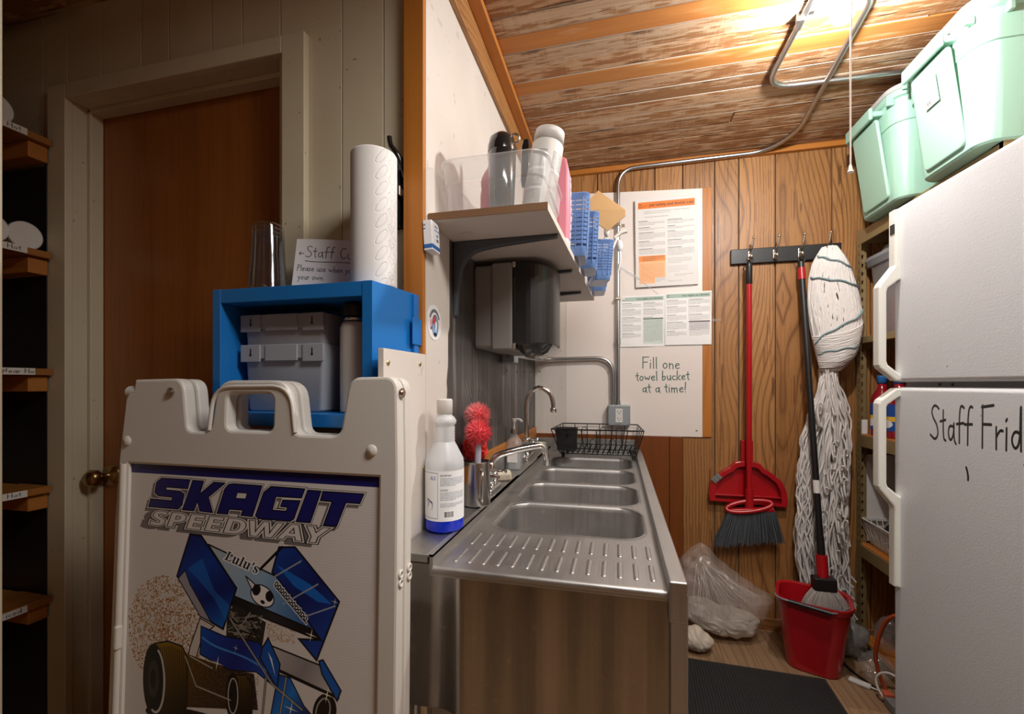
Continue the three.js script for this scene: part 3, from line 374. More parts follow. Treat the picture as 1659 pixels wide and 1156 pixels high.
{
  const c = thing('storage_container', 'clear lidless plastic container of bottles on the wall shelf', 'container', [-0.29, 1.5855, -1.135]);
  const k = [[0, 0.225, 0.27, 0.03], [0.004, 0.235, 0.28, 0.035], [0.075, 0.243, 0.288, 0.036], [0.078, 0.252, 0.297, 0.038], [0.122, 0.258, 0.303, 0.04], [0.126, 0.27, 0.315, 0.044], [0.129, 0.27, 0.315, 0.044], [0.129, 0.262, 0.307, 0.04]];
  mesh('tub', loft(k, { n: 8, capT: false, crease: 0.9 }), M.frosted, c);
  const tin = (name, label, pos, tilt, parts) => { const o = thing(name, label, 'bottle', pos); o.rotation.set(...tilt); for (const [n, g, m] of parts) mesh(n, g, m, o); return o; };
  const wt = canvasTex(512, 256, (x, w, h) => { x.fillStyle = '#dcdad6'; x.fillRect(0, 0, w, h); for (const [a, b] of [[20, 120], [140, 330], [350, 500]]) for (const y of [14, 96, 176]) { x.fillStyle = '#a5a29d'; x.fillRect(a, y, b - a, 70); greek(x, a + 4, y + 6, b - 4, 8, 8, '#efece8', 3); } });
  tin('white_canister', 'white printed canister leaning out of the clear container', [-0.222, 1.606, -1.175], [0.0, 0.4, -0.17], [['can', lathe([[0, 0], [0.041, 0], [0.043, 0.004], [0.043, 0.225], [0.04, 0.23], [0, 0.23]], 32), M.offwhite], ['label', new THREE.CylinderGeometry(0.0434, 0.0434, 0.17, 36, 1, true).translate(0, 0.12, 0), new THREE.MeshStandardMaterial({ map: wt, roughness: 0.5 })], ['lid', lathe([[0, 0.268], [0.034, 0.268], [0.04, 0.264], [0.0415, 0.23], [0, 0.23]], 32), M.offwhite]]);
  tin('black_tumbler', 'glossy black tumbler with a ring lid in the clear container', [-0.293, 1.592, -1.1], [0, 0, 0.0], [['cup', lathe([[0, 0], [0.03, 0], [0.034, 0.1], [0.037, 0.19], [0, 0.19]], 28), M.blackGloss], ['lid', lathe([[0.037, 0.186], [0.037, 0.2], [0.032, 0.222], [0.018, 0.234], [0, 0.237]], 28), M.blackGloss], ['ring', new THREE.TorusGeometry(0.012, 0.0028, 8, 20).translate(0.036, 0.215, 0.008), M.nickel]]);
  tin('black_handled_tool', 'tool with an upright black handle in the clear container', [-0.262, 1.592, -1.23], [0, 0, -0.02], [['shaft', new THREE.CylinderGeometry(0.007, 0.007, 0.16, 10).translate(0, 0.08, 0), M.nickel], ['handle', loft([[0.15, 0.018, 0.014, 0.005], [0.17, 0.026, 0.02, 0.008], [0.265, 0.026, 0.02, 0.009], [0.285, 0.018, 0.014, 0.006]], { crease: 1 }), M.blackGloss]]);
  const pg = new THREE.SphereGeometry(0.5, 28, 20), pp = pg.attributes.position; for (let i = 0; i < pp.count; i++) { const k2 = 0.85 + 0.4 * vn(pp.getX(i) * 7 + 3, pp.getY(i) * 7 + pp.getZ(i) * 6); pp.setXYZ(i, pp.getX(i) * 0.07 * k2, (pp.getY(i) + 0.5) * 0.2, pp.getZ(i) * 0.06 * k2); } pg.computeVertexNormals();
  solo('snack_bag', pg.translate(-0.335, 1.592, -1.17), phys([0.6, 0.03, 0.08], 0.3), 'crumpled shiny red bag in the clear container', 'bag');
  const fg = loft([[0, 0.03, 0.12, 0.012], [0.1, 0.04, 0.135, 0.015], [0.23, 0.036, 0.13, 0.012], [0.262, 0.022, 0.12, 0.008], [0.268, 0.01, 0.11, 0.003]], { crease: 1.2 });
  const ft = canvasTex(256, 512, (x, w, h) => { x.fillStyle = '#efe9ea'; x.fillRect(0, 0, w, h); x.fillStyle = '#e58a9c'; x.fillRect(0, 0, w * 0.55, h * 0.9); x.fillStyle = '#3b4a8c'; for (let i = 0; i < 9; i++) x.fillRect(w * 0.62, 30 + i * 50, 60, 14); });
  solo('pink_packet', uvFlat(fg, (X, Y, Z) => 0.5 - Z / 0.13, (X, Y) => Y / 0.262).scale(1, 1, 0.62).translate(-0.16, 1.5855, -1.335), new THREE.MeshStandardMaterial({ map: ft, roughness: 0.4 }), 'pink and white printed packet standing past the clear container', 'packet');
}
// blue slotted baskets
function basketAt(label, [x, y, z], turn, h = 0.165) {
  const b = thing('slotted_basket', label, 'basket', [x, y, z], 'blue slotted baskets on the wall shelf'); b.rotation.set(...turn);
  const w = 0.085, d = 0.15, L = (t) => [h * t, w * (0.78 + 0.22 * t), d * (0.82 + 0.18 * t)];
  mesh('base', loft([[0, w * 0.74, d * 0.79, 0.014], [0.003, w * 0.78, d * 0.82, 0.016], [0.03, w * 0.82, d * 0.85, 0.016], [0.03, w * 0.78, d * 0.81, 0.014], [0.004, w * 0.74, d * 0.78, 0.013]], { crease: 0.8 }), M.basket, b);
  for (let i = 0; i < 11; i++) { const [yy, ww, dd] = L(0.2 + i * 0.07); mesh('slat', loft([[yy, ww, dd, 0.016], [yy + h * 0.052, ww + 0.003, dd + 0.003, 0.017], [yy + h * 0.052, ww - 0.002, dd - 0.002, 0.014], [yy, ww - 0.005, dd - 0.005, 0.013]], { capB: false, capT: false, crease: 0.6 }), M.basket, b); }
  mesh('rim', loft([[h * 0.93, w, d, 0.018], [h, w + 0.008, d + 0.008, 0.02], [h + 0.003, w + 0.004, d + 0.004, 0.018], [h, w - 0.004, d - 0.004, 0.016], [h * 0.93, w - 0.004, d - 0.004, 0.016]], { capB: false, capT: false }), M.basket, b);
  const vs = []; for (const sx of [-1, 1]) for (let i = 0; i < 8; i++) { const t = -0.42 + i * 0.12; vs.push(bar([sx * w * 0.41, 0.02, t * d * 0.82], [sx * w * 0.495, h * 0.95, t * d], 0.0022, 5)); }
  for (const sz of [-1, 1]) for (let i = 0; i < 3; i++) { const t = -0.3 + i * 0.3; vs.push(bar([t * w * 0.8, 0.02, sz * d * 0.42], [t * w, h * 0.95, sz * d * 0.495], 0.0022, 5)); }
  mesh('uprights', M_(vs), M.basket, b); return b;
}
basketAt('tall blue slotted basket beside the pink packet', [-0.135, 1.5855, -1.455], [0, 0.05, 0], 0.19);
basketAt('blue slotted basket in front of the brown envelope', [-0.112, 1.5855, -1.615], [0, 0.05, 0], 0.19);
basketAt('blue slotted basket holding white utensils', [-0.075, 1.5855, -1.8], [0, 0.25, 0], 0.15);
basketAt('small blue slotted basket at the far end of the shelf', [-0.09, 1.5855, -2.0], [0, 0.1, 0], 0.1);
{
  const s = poly([[-0.13, 0], [0.09, -0.03], [0.13, 0.1], [0.11, 0.13], [-0.1, 0.15]]), g = extrude(s, 0.006, 0.002); const p = g.attributes.position; for (let i = 0; i < p.count; i++) p.setZ(i, p.getZ(i) + 0.014 * vn(p.getX(i) * 18 + 3, p.getY(i) * 18)); g.computeVertexNormals();
  solo('kraft_envelope', g.scale(0.62, 0.62, 1).rotateZ(-0.6).translate(-0.075, 1.8, -1.7), M.kraft, 'crumpled brown paper envelope tucked behind the blue baskets', 'envelope');
}
[[-0.09, 0.06, 0.02, 0.012, 'white plastic utensil with a rounded end in a blue basket'], [-0.05, 0.07, 0.05, -0.02, 'white plastic utensil with a bent end in a blue basket']].forEach(([x, dx, dy, dz, label], i) => {
  const u = thing('white_utensil', label, 'utensil', [-0.075, 1.596, -1.8], 'white utensils in the blue basket');
  mesh('shaft', tube([[0, 0, 0], [x + 0.09, 0.1, dz], [x + 0.1 + dx * 0.3, 0.165 + dy * 0.3, dz * 2]], 0.005, 12, 8), M.offwhite, u); mesh('end', i ? pipe([[0.06, 0.18, -0.04], [0.085, 0.2, -0.04], [0.11, 0.205, -0.04]], 0.008, 0.01, 8) : new THREE.SphereGeometry(0.014, 14, 10).scale(0.8, 1.4, 0.8).translate(0.03, 0.185, 0.024), M.offwhite, u);
});
{
  const u = thing('white_ladle', 'white plastic brush hanging off the front of a blue basket', 'utensil', [0.0, 1.62, -1.79]);
  mesh('handle', tube([[-0.002, 0, 0.004], [0.008, 0.05, 0.008], [0.006, 0.09, 0.006]], 0.0045, 12, 8), M.offwhite, u); mesh('head', new THREE.SphereGeometry(0.016, 16, 12).scale(0.8, 1.5, 0.7).translate(0.006, 0.105, 0.006), M.offwhite, u);
  const v = thing('clear_skewer', 'grey translucent thermometer probe pointing out of the basket', 'utensil', [0.03, 1.6, -1.8]);
  mesh('barrel', bar([-0.03, 0.05, 0], [0.05, 0.005, -0.04], 0.006), M.frosted, v); mesh('tip', bar([0.05, 0.005, -0.04], [0.13, -0.05, -0.1], 0.0025), M.frosted, v);
}
// conduits, boxes
{
  const a = thing('vertical_conduit', 'galvanised conduit running from ceiling lamp down to the outlet', 'conduit', [0, 1.07, -2.33]);
  part('pipe', pipe([[0.0, 1.07, -2.325], [0.0, 2.285, -2.325], [0.69, 2.292, -2.325], [0.775, 2.298, -2.18], [0.715, 2.298, -1.47], [0.64, 2.298, -1.41]], 0.0095, 0.09, 12), M.emt, a);
  for (const y of [1.62, 2.0]) part('strap', M_(RB(-0.014, 0.014, y - 0.008, y + 0.008, 2.31, 2.343, 0.004, 2), RB(0.01, 0.034, y - 0.008, y + 0.008, 2.339, 2.343, 0.001, 1)), M.nickel, a);
  for (const y of [1.078, 1.4]) part('coupling', new THREE.CylinderGeometry(0.0125, 0.0125, 0.03, 12).translate(0, y, -2.325), M.emt, a);
  const b = thing('ceiling_conduit', 'conduit bending across the ceiling towards the mint totes', 'conduit', [0.54, 2.28, -1.6]);
  part('pipe', pipe([[0.55, 2.2985, -1.4], [0.54, 2.2985, -1.84], [1.48, 2.2985, -1.87]], 0.0095, 0.1, 12), M.emt, b);
  part('strap', M_(RB(0.528, 0.553, 2.284, 2.31, 1.5, 1.516, 0.003, 1), RB(0.553, 0.578, 2.306, 2.31, 1.5, 1.516, 0.001, 1)), M.emt, b); part('coupling', new THREE.CylinderGeometry(0.0125, 0.0125, 0.035, 12).rotateX(Math.PI / 2).translate(0.5475, 2.2975, -1.53), M.emt, b);
  const c = thing('branch_conduit', 'short conduit curving from the dispenser switch box to the outlet', 'conduit', [-0.2, 1.07, -2.3]);
  part('pipe', pipe([[-0.41, 1.296, -1.7], [-0.408, 1.312, -2.318], [-0.026, 1.318, -2.322], [-0.026, 1.07, -2.325]], 0.0095, 0.09, 12), M.emt, c);
  const o = thing('outlet_box', 'grey metal outlet box with a white double socket', 'outlet', [0.004, 0.968, -2.33]);
  part('box', RB(-0.052, 0.06, 0.968, 1.074, 2.302, 2.343, 0.006, 2), M.galv, o); const cov = part('cover', RB(-0.05, 0.058, 0.97, 1.072, 2.297, 2.303, 0.004, 2), M.galv, o);
  const rec = part('receptacle', RB(-0.014, 0.022, 0.985, 1.055, 2.294, 2.298, 0.0015, 1), M.offwhite, o);
  for (const y of [1.003, 1.038]) { for (const [x, h] of [[-0.004, 0.008], [0.011, 0.006]]) part('slot', B(x, x + 0.0025, y, y + h, 2.2934, 2.2942), M.black, rec); part('slot', new THREE.CylinderGeometry(0.0025, 0.0025, 0.001, 10).rotateX(Math.PI / 2).translate(0.0045, y - 0.006, -2.2937), M.black, rec); }
  for (const [x, y] of [[-0.044, 1.066], [0.052, 1.066], [-0.044, 0.976], [0.052, 0.976], [0.004, 1.064], [0.004, 0.977]]) part('screw', new THREE.CylinderGeometry(0.0035, 0.0035, 0.002, 10).rotateX(Math.PI / 2).translate(x, y, -2.2965), M.emt, cov);
  const s = thing('switch_box', 'small grey metal junction box below the towel dispenser', 'junction box', [-0.42, 1.262, -1.66]);
  part('box', RB(-0.4375, -0.385, 1.262, 1.316, 1.63, 1.7, 0.004, 2), M.galv, s); part('knockout', new THREE.CylinderGeometry(0.011, 0.011, 0.003, 14).rotateX(Math.PI / 2).translate(-0.41, 1.29, -1.629), M.grey, s);
}
// lamp
{
  const l = thing('ceiling_bulb', 'bare glowing ceiling bulb in a round holder', 'lamp', [0.6, 2.17, -1.385]);
  part('box', lathe([[0, 0.03], [0.05, 0.03], [0.05, 0], [0.046, -0.004], [0, -0.004]], 8).translate(0.6, 2.28, -1.385), M.galv, l);
  part('holder', lathe([[0, 0], [0.022, 0], [0.028, 0.012], [0.045, 0.028], [0.045, 0.034], [0, 0.034]], 28).translate(0.6, 2.242, -1.385), M.offwhite, l);
  part('bulb', lathe([[0, -0.035], [0.014, -0.032], [0.026, -0.02], [0.03, -0.004], [0.027, 0.014], [0.016, 0.032], [0.013, 0.044], [0, 0.046]], 28).translate(...BULB), new THREE.MeshStandardMaterial({ color: lin([0.9, 0.9, 0.88]), emissive: lin([1, 0.95, 0.88]), emissiveIntensity: 14, roughness: 0.3 }), l);
  part('pull_cord', tube([[0.607, 2.25, -1.35], [0.604, 2.1, -1.352], [0.603, 1.95, -1.352], [0.603, 1.765, -1.352]], 0.0021, 20, 6), M.paper, l);
  part('cord_knob', lathe([[0, 0.022], [0.003, 0.02], [0.0045, 0.008], [0.007, 0.002], [0.007, 0], [0, 0]], 14).translate(0.603, 1.745, -1.352), M.offwhite, l);
  const t = thing('added_fill_fixture', 'added unseen fill light fixture over the aisle entrance', 'lamp', [0.55, 2.23, -0.3]);  // unseen fixture body added around the fill light
  part('tray', RB(0.08, 1.02, 2.25, 2.31, 0.13, 0.47, 0.006, 2), M.offwhite, t);
  part('fill_glow_panel', RB(0.1, 1.0, 2.235, 2.251, 0.15, 0.45, 0.004, 2), new THREE.MeshStandardMaterial({ color: lin([0.8, 0.8, 0.78]), emissive: lin([1, 0.965, 0.92]), emissiveIntensity: 3, roughness: 0.5 }), t);  // glowing face of the added fill fixture
}
// posters
function sheet(name, label, w, h, tex, at, curl) {
  const g = new THREE.PlaneGeometry(w, h, 24, 24), p = g.attributes.position; for (let i = 0; i < p.count; i++) p.setZ(i, curl(p.getX(i) / w + 0.5, p.getY(i) / h + 0.5));
  g.computeVertexNormals(); const o = mesh(name, g.translate(0, h / 2, 0), new THREE.MeshStandardMaterial({ map: tex, roughness: 0.55, side: THREE.DoubleSide }), scene); o.position.set(...at); return tag(o, label, 'poster');
}
const p1 = canvasTex(768, 1100, (x, w, h) => {
  x.fillStyle = '#dcd9d5'; x.fillRect(0, 0, w, h); x.fillStyle = '#e2761b'; x.fillRect(36, 44, w - 72, 84); x.fillStyle = '#2a1a08'; x.font = 'bold 43px sans-serif'; x.textAlign = 'right'; x.fillText('Job Safety and Health Law', w - 52, 102); x.textAlign = 'left'; x.strokeStyle = '#2a1a08'; x.lineWidth = 4; x.strokeRect(52, 66, 24, 40); greek(x, 84, 86, 170, 2, 14, '#2a1a08', 4);
  greek(x, 100, 160, w - 100, 2, 22, '#777', 7); greek(x, 120, 230, w - 160, 1, 20, '#666', 7);
  for (const [a, b] of [[40, 370], [400, w - 44]]) { let y = 280; for (const n of [3, 2, 5, 4, 6]) { x.fillStyle = '#222'; x.fillRect(a, y, 90 + rnd() * 120, 6); greek(x, a, y + 16, b, n, 15, '#565656', 5); y += n * 15 + 34; } }
  x.fillStyle = '#dcd9d5'; x.fillRect(34, 700, 350, 380); x.fillStyle = '#f6b684'; x.fillRect(40, 715, 330, 345); x.fillStyle = '#e88a3c'; x.fillRect(40, 715, 330, 70); greek(x, 84, 728, 350, 3, 20, '#5a2c0c', 8); greek(x, 60, 815, 350, 13, 17, '#a05a2c', 4); x.fillStyle = '#dcd9d5'; x.fillRect(240, 990, 130, 70); greek(x, 248, 1000, 360, 3, 16, '#777', 5);
  greek(x, 400, 760, w - 80, 4, 18, '#666', 5); greek(x, 400, 860, w - 130, 5, 17, '#888', 4); greek(x, 480, 960, w - 60, 2, 18, '#777', 5); greek(x, 400, 1040, w - 90, 1, 18, '#666', 5);
});
sheet('safety_poster', 'job safety law poster with orange header on white wall sheet', 0.3, 0.447, p1, [0.238, 1.675, -2.336], (u, v) => 0.003 + 0.010 * (1 - u) * (0.4 + 0.6 * Math.sin(v * 2.4)) * sst(0, 0.5, 1 - u)).rotation.z = 0.01;
solo('backing_sheet', B(0.085, 0.36, 1.67, 2.105, 2.3395, 2.3408), M.paper, 'plain white sheet hanging behind the job safety poster', 'paper');
const p2 = (flip) => canvasTex(640, 800, (x, w, h) => {
  x.fillStyle = '#f0f0ee'; x.fillRect(0, 0, w, h); x.fillStyle = '#a9bfb2'; x.fillRect(18, 24, w - 36, 62); x.fillStyle = '#24352c'; x.font = 'bold 32px sans-serif'; x.textAlign = 'right'; x.fillText('Your Rights as a Worker', w - 34, 66); x.textAlign = 'left'; x.strokeStyle = '#2c4236'; x.lineWidth = 5; x.beginPath(); x.arc(52, 55, 16, 0.6, 5.4); x.stroke();
  for (const [a, b] of [[26, 300], [336, w - 30]]) { let y = 116; for (const n of [5, 7, 6, 8, 5]) { x.fillStyle = '#333'; x.fillRect(a, y, 80 + rnd() * 150, 6); greek(x, a, y + 14, b, n, 13, '#666', 5); y += n * 13 + 34; } }
  if (flip) { x.strokeStyle = '#555'; x.lineWidth = 2; x.strokeRect(330, 108, w - 352, 310); x.fillStyle = '#d8d6d8'; x.fillRect(330, 440, w - 352, 160); x.fillStyle = '#5a5358'; x.fillRect(330, 440, w - 352, 22); greek(x, 342, 476, w - 40, 8, 14, '#444', 5); } else { x.fillStyle = '#cfdad3'; x.fillRect(330, 360, w - 352, 400); x.fillStyle = '#4a6456'; x.fillRect(330, 360, w - 352, 16); greek(x, 340, 392, w - 36, 24, 14, '#5f6f66', 5); }
});
sheet('rights_poster', 'worker rights sheet with pale green header and green text box', 0.218, 0.262, p2(false), [0.12, 1.372, -2.3405], (u, v) => 0.001 + 0.002 * Math.sin(u * 5 + v * 3));
sheet('rights_poster', 'worker rights sheet with pale green header and outlined grey text box', 0.218, 0.264, p2(true), [0.339, 1.377, -2.339], (u, v) => 0.0015 + 0.006 * sst(0.6, 1, u) * sst(0.5, 1, v) + 0.0015 * Math.sin(v * 6));
solo('tape_strip', B(0.44, 0.495, 1.49, 1.503, 2.3468, 2.3475), M.film, 'strip of clear tape at the poster edge on brown panelling', 'tape');
{
  const st = canvasTex(256, 256, (x) => { x.fillStyle = '#eceaea'; x.fillRect(0, 0, 256, 256); x.fillStyle = '#2c3348'; for (let i = 0; i < 15; i++) { const a = -2.7 + i * 0.16; x.save(); x.translate(128 + Math.cos(a) * 86, 132 + Math.sin(a) * 92); x.rotate(a + 1.57); x.fillRect(-6, -12, 11, 24); x.restore(); } x.beginPath(); x.ellipse(138, 150, 52, 76, 0, 0, 7); x.fillStyle = '#8fb4dc'; x.fill(); x.lineWidth = 9; x.strokeStyle = '#24335f'; x.stroke(); x.fillStyle = '#c8545a'; x.beginPath(); x.ellipse(122, 112, 36, 24, -0.7, 0, 7); x.fill(); x.fillStyle = '#f2f0ee'; x.beginPath(); x.ellipse(150, 150, 20, 34, 0.3, 0, 7); x.fill(); x.fillStyle = '#27304a'; x.fillRect(128, 138, 10, 40); x.beginPath(); x.ellipse(140, 214, 30, 16, 0, 0, 7); x.fill(); x.fillStyle = '#d98a90'; x.fillRect(52, 110, 22, 46); x.fillStyle = '#5a5a86'; x.fillRect(54, 160, 26, 24); });
  const g = new THREE.CylinderGeometry(0.043, 0.043, 0.0008, 40); uvFlat(g, (X, Y, Z) => 0.5 + X / 0.086, (X, Y, Z) => 0.5 - Z / 0.086); g.rotateX(Math.PI / 2).rotateY(Math.PI / 2);
  solo('round_sticker', g.translate(-0.4394, 1.331, -1.005), new THREE.MeshStandardMaterial({ map: st, roughness: 0.4 }), 'round white sticker with red and blue emblem on the partition', 'sticker');
  const bt = canvasTex(128, 256, (x, w, h) => { x.fillStyle = '#e9eaec'; x.fillRect(0, 0, w, h); x.fillStyle = '#2f68ac'; x.fillRect(0, h - 52, w, 36); x.fillStyle = '#36465f'; greek(x, 14, 32, 110, 1, 14, '#36465f', 16); x.fillStyle = '#2f68ac'; x.fillRect(14, 66, 90, 10); x.fillStyle = '#8b8f92'; x.fillRect(40, 100, 34, 26); x.fillStyle = '#6d6a60'; x.fillRect(38, 140, 38, 26); });
  solo('small_carton', uvFlat(new RoundedBoxGeometry(0.022, 0.07, 0.044, 2, 0.002), (X, Y, Z) => 0.5 - Z / 0.044 - X / 0.044, (X, Y) => Y / 0.07 + 0.5).rotateZ(0.05).translate(-0.428, 1.525, -0.966 + 0.004), new THREE.MeshStandardMaterial({ map: bt, roughness: 0.5 }), 'small white and blue cardboard box pinned to the wall edge', 'box');
}
// ---------- sandwich-board sign ----------
const ART = {
  S:[143,47,272,47,263,79,167,78,163,89,230,90,248,99,240,137,222,154,86,154,95,125,191,126,196,113,131,112,113,101,120,64], K:[285,48,333,49,317,95,377,50,425,51,355,103,375,156,319,154,308,120,293,155,242,155], A:[463,51,579,52,542,158,495,157,503,139,446,139,439,157,394,157,424,72,440,55], G:[616,52,748,53,736,83,636,84,622,131,677,131,683,117,655,116,663,95,731,93,708,154,693,163,566,163,555,154,586,74], I:[760,56,810,57,771,162,717,162], T:[817,57,967,57,953,88,903,88,870,166,821,167,852,88,808,87], Ah:[478,80,519,80,513,100,471,101],
  wingL:[279,239,328,240,484,405,432,550,381,533,226,391], one:[261,367,285,413,381,533,333,519,231,398], deck:[359,267,643,349,735,437,793,507,475,433,484,405], edge:[475,433,793,507,820,538,463,465], wingR:[652,252,715,246,885,405,805,602,737,543,820,535,793,507,735,437,627,337], eng:[447,498,476,460,607,505,594,586,446,579], side:[333,525,394,545,344,586,320,665,285,663,293,627], body:[338,552,437,573,577,575,594,586,666,628,653,714,572,674,466,684,398,667,337,649], low:[285,656,432,676,564,682,583,798,282,839], nosetop:[633,580,826,617,886,708,667,657], noseL:[594,592,617,556,666,634,656,714,587,626], noseR:[814,603,829,597,897,684,883,718,826,642], cone:[659,668,706,673,761,754,800,786,632,815], tread:[135,639,194,623,257,632,281,664,286,835,257,881,159,899], ftread:[483,698,532,691,556,723,560,828,487,841], hl1:[335,318,390,422,459,469,444,525,391,450,274,358], hl2:[642,309,775,361,858,416,806,415,714,374],
};
const posterTex = canvasTex(1024, 1544, (x, w, h) => {
  const path = (a) => { x.beginPath(); for (let i = 0; i < a.length; i += 2) i ? x.lineTo(a[i], a[i + 1]) : x.moveTo(a[0], a[1]); x.closePath(); };
  const fill = (k, c, st, lw = 4) => { path(ART[k]); x.fillStyle = c; x.fill(); if (st) { x.strokeStyle = st; x.lineWidth = lw; x.stroke(); } };
  const lg = (x0, y0, x1, y1, ...c) => { const g = x.createLinearGradient(x0, y0, x1, y1); c.forEach((k, i) => g.addColorStop(i / (c.length - 1), k)); return g; };
  const line = (c, lw, ...a) => { x.strokeStyle = c; x.lineWidth = lw; x.lineCap = 'round'; for (let i = 0; i < a.length; i += 4) { x.beginPath(); x.moveTo(a[i], a[i + 1]); x.lineTo(a[i + 2], a[i + 3]); x.stroke(); } };
  x.fillStyle = '#d9d5d2'; x.fillRect(0, 0, w, h); x.fillStyle = 'rgba(255,255,255,0.16)'; for (let y = 0; y < h; y += 9) x.fillRect(0, y, w, 3);
  x.fillStyle = '#1d1d6e'; x.fillRect(0, 0, w, 33);
  x.lineJoin = 'miter'; x.miterLimit = 3; const NAMES = ['S', 'K', 'A', 'G', 'I', 'T'];
  x.save(); x.translate(-10, 10); for (const k of NAMES) { path(ART[k]); x.strokeStyle = x.fillStyle = '#77716f'; x.lineWidth = 12; x.stroke(); x.fill(); } x.restore();
  for (const k of NAMES) { path(ART[k]); x.strokeStyle = '#17130f'; x.lineWidth = 14; x.stroke(); } for (const k of NAMES) { path(ART[k]); x.strokeStyle = '#e4e1de'; x.lineWidth = 11; x.stroke(); } for (const k of NAMES) fill(k, '#1b1b68', '#100d18', 4); fill('Ah', '#d9d5d2', '#100d18', 3);
  x.save(); x.transform(1, 0.011, -0.42, 1, 88, 217); x.font = 'bold 70px sans-serif'; const tw = x.measureText('SPEEDWAY').width; x.scale(735 / tw, 1);
  x.save(); x.translate(-12, 9); x.strokeStyle = x.fillStyle = '#77716f'; x.lineWidth = 16; x.strokeText('SPEEDWAY', 0, 0); x.fillText('SPEEDWAY', 0, 0); x.restore();
  x.lineWidth = 14; x.strokeStyle = '#17130f'; x.strokeText('SPEEDWAY', 0, 0); x.lineWidth = 10; x.strokeStyle = '#dedad7'; x.strokeText('SPEEDWAY', 0, 0); x.lineWidth = 4; x.strokeStyle = '#17130f'; x.strokeText('SPEEDWAY', 0, 0); x.fillStyle = '#dedad7'; x.fillText('SPEEDWAY', 0, 0); x.restore();
  for (let i = 0; i < 2600; i++) { const a = rnd() * 6.28, r = Math.pow(rnd(), 0.6), X = 205 + Math.cos(a) * r * 170 - 30, Y = 585 + Math.sin(a) * r * 190; if (X < 8 || X > 345) continue; x.fillStyle = `rgba(${120 + rnd() * 60},${76 + rnd() * 34},20,${0.4 + 0.6 * rnd()})`; x.beginPath(); x.ellipse(X, Y, 1 + rnd() * 3.6, 1 + rnd() * 2, rnd() * 3, 0, 7); x.fill(); }
  for (let i = 0; i < 260; i++) { x.fillStyle = 'rgba(150,100,30,0.8)'; x.fillRect(610 + rnd() * 110, 500 + rnd() * 60, 3, 2); }
  x.fillStyle = '#1e1a16'; x.beginPath(); x.ellipse(330, 885, 230, 40, 0.02, 0, 7); x.fill();
  fill('wingR', lg(640, 260, 880, 520, '#1a3f96', '#0f1f66', '#14409c'), '#0b0b12', 6); fill('hl2', '#1766c4'); fill('deck', lg(380, 300, 790, 480, '#aebcc6', '#8fb1cf', '#27589c'), '#0b0b12', 5);
  x.save(); x.translate(428, 312); x.rotate(0.26); x.font = 'italic bold 46px serif'; x.lineWidth = 8; x.strokeStyle = '#f2f2f2'; x.strokeText("Lulu's", 0, 0); x.fillStyle = '#10121c'; x.fillText("Lulu's", 0, 0); x.restore();
  x.strokeStyle = '#f0f0f0'; x.lineWidth = 9; x.lineCap = 'round'; for (const [c, lw] of [['#f0f0f0', 10], ['#12141f', 4]]) { x.strokeStyle = c; x.lineWidth = lw; x.beginPath(); for (let i = 0; i <= 60; i++) { const t = i / 60, X = 640 + t * 125 + 9 * Math.sin(i * 1.15), Y = 372 + t * 108 + 10 * Math.cos(i * 1.15); i ? x.lineTo(X, Y) : x.moveTo(X, Y); } x.stroke(); }
  x.fillStyle = '#f1efec'; x.strokeStyle = '#12121a'; x.lineWidth = 4; x.beginPath(); x.ellipse(590, 420, 48, 34, 0.35, 0, 7); x.fill(); x.stroke(); x.fillStyle = '#14141a'; x.beginPath(); x.ellipse(566, 402, 16, 20, 0.5, 0, 7); x.fill(); x.beginPath(); x.ellipse(618, 418, 15, 18, 0.2, 0, 7); x.fill(); x.beginPath(); x.ellipse(592, 440, 9, 6, 0.3, 0, 7); x.fill(); path([520, 360, 560, 385, 548, 405]); x.fillStyle = '#e6e4e2'; x.fill(); x.stroke();
  line('#0b0b12', 9, 579, 332, 664, 251); line('#9aa2aa', 5, 627, 357, 739, 290, 673, 437, 805, 358, 762, 466, 870, 421);
  fill('edge', lg(470, 440, 810, 520, '#16161a', '#2c2c30', '#08080a'), '#060608', 4);
  fill('eng', '#2b2927'); for (let i = 0; i < 60; i++) line(['#8a867e', '#15130f', '#5d5950'][i % 3], 2 + rnd() * 4, 450 + rnd() * 140, 480 + rnd() * 90, 450 + rnd() * 140, 480 + rnd() * 90);
  fill('side', '#cfcbc4', '#15151a', 4); fill('low', lg(290, 660, 560, 800, '#5c4218', '#3a2a1c', '#231a20')); for (let i = 0; i < 900; i++) { x.fillStyle = `rgba(${100 + rnd() * 70},${70 + rnd() * 40},30,0.6)`; x.fillRect(290 + rnd() * 290, 660 + rnd() * 160, 3, 3); }
  fill('body', lg(340, 560, 650, 700, '#0d4fae', '#101f78', '#1257ba'), '#0a0a14', 4); x.save(); path(ART.body); x.clip(); x.lineWidth = 7; x.strokeStyle = 'rgba(80,160,230,0.8)'; x.beginPath(); x.moveTo(345, 590); x.bezierCurveTo(430, 640, 520, 600, 660, 690); x.stroke(); x.restore();
  fill('wingL', lg(280, 250, 440, 540, '#11206e', '#0d3c9a', '#0b1c68', '#1368c6'), '#0a0a12', 7); fill('hl1', 'rgba(30,120,210,0.55)'); fill('one', '#9d9ba4', '#15151c', 4);
  fill('nosetop', lg(640, 590, 870, 700, '#b9b4b0', '#8d8a8c', '#c4c0bd'), '#0b0b10', 5); line('#0b0b10', 11, 667, 657, 886, 708); fill('cone', lg(640, 680, 780, 780, '#0e3f9a', '#1a7ad0', '#0b1a5c'), '#0a0a12', 4); fill('noseL', '#0f54b0', '#0a0a12', 5); path([617, 600, 634, 622, 650, 680]); x.fillStyle = '#e8ecf0'; x.fill(); fill('noseR', '#1059b4', '#0a0a12', 5);
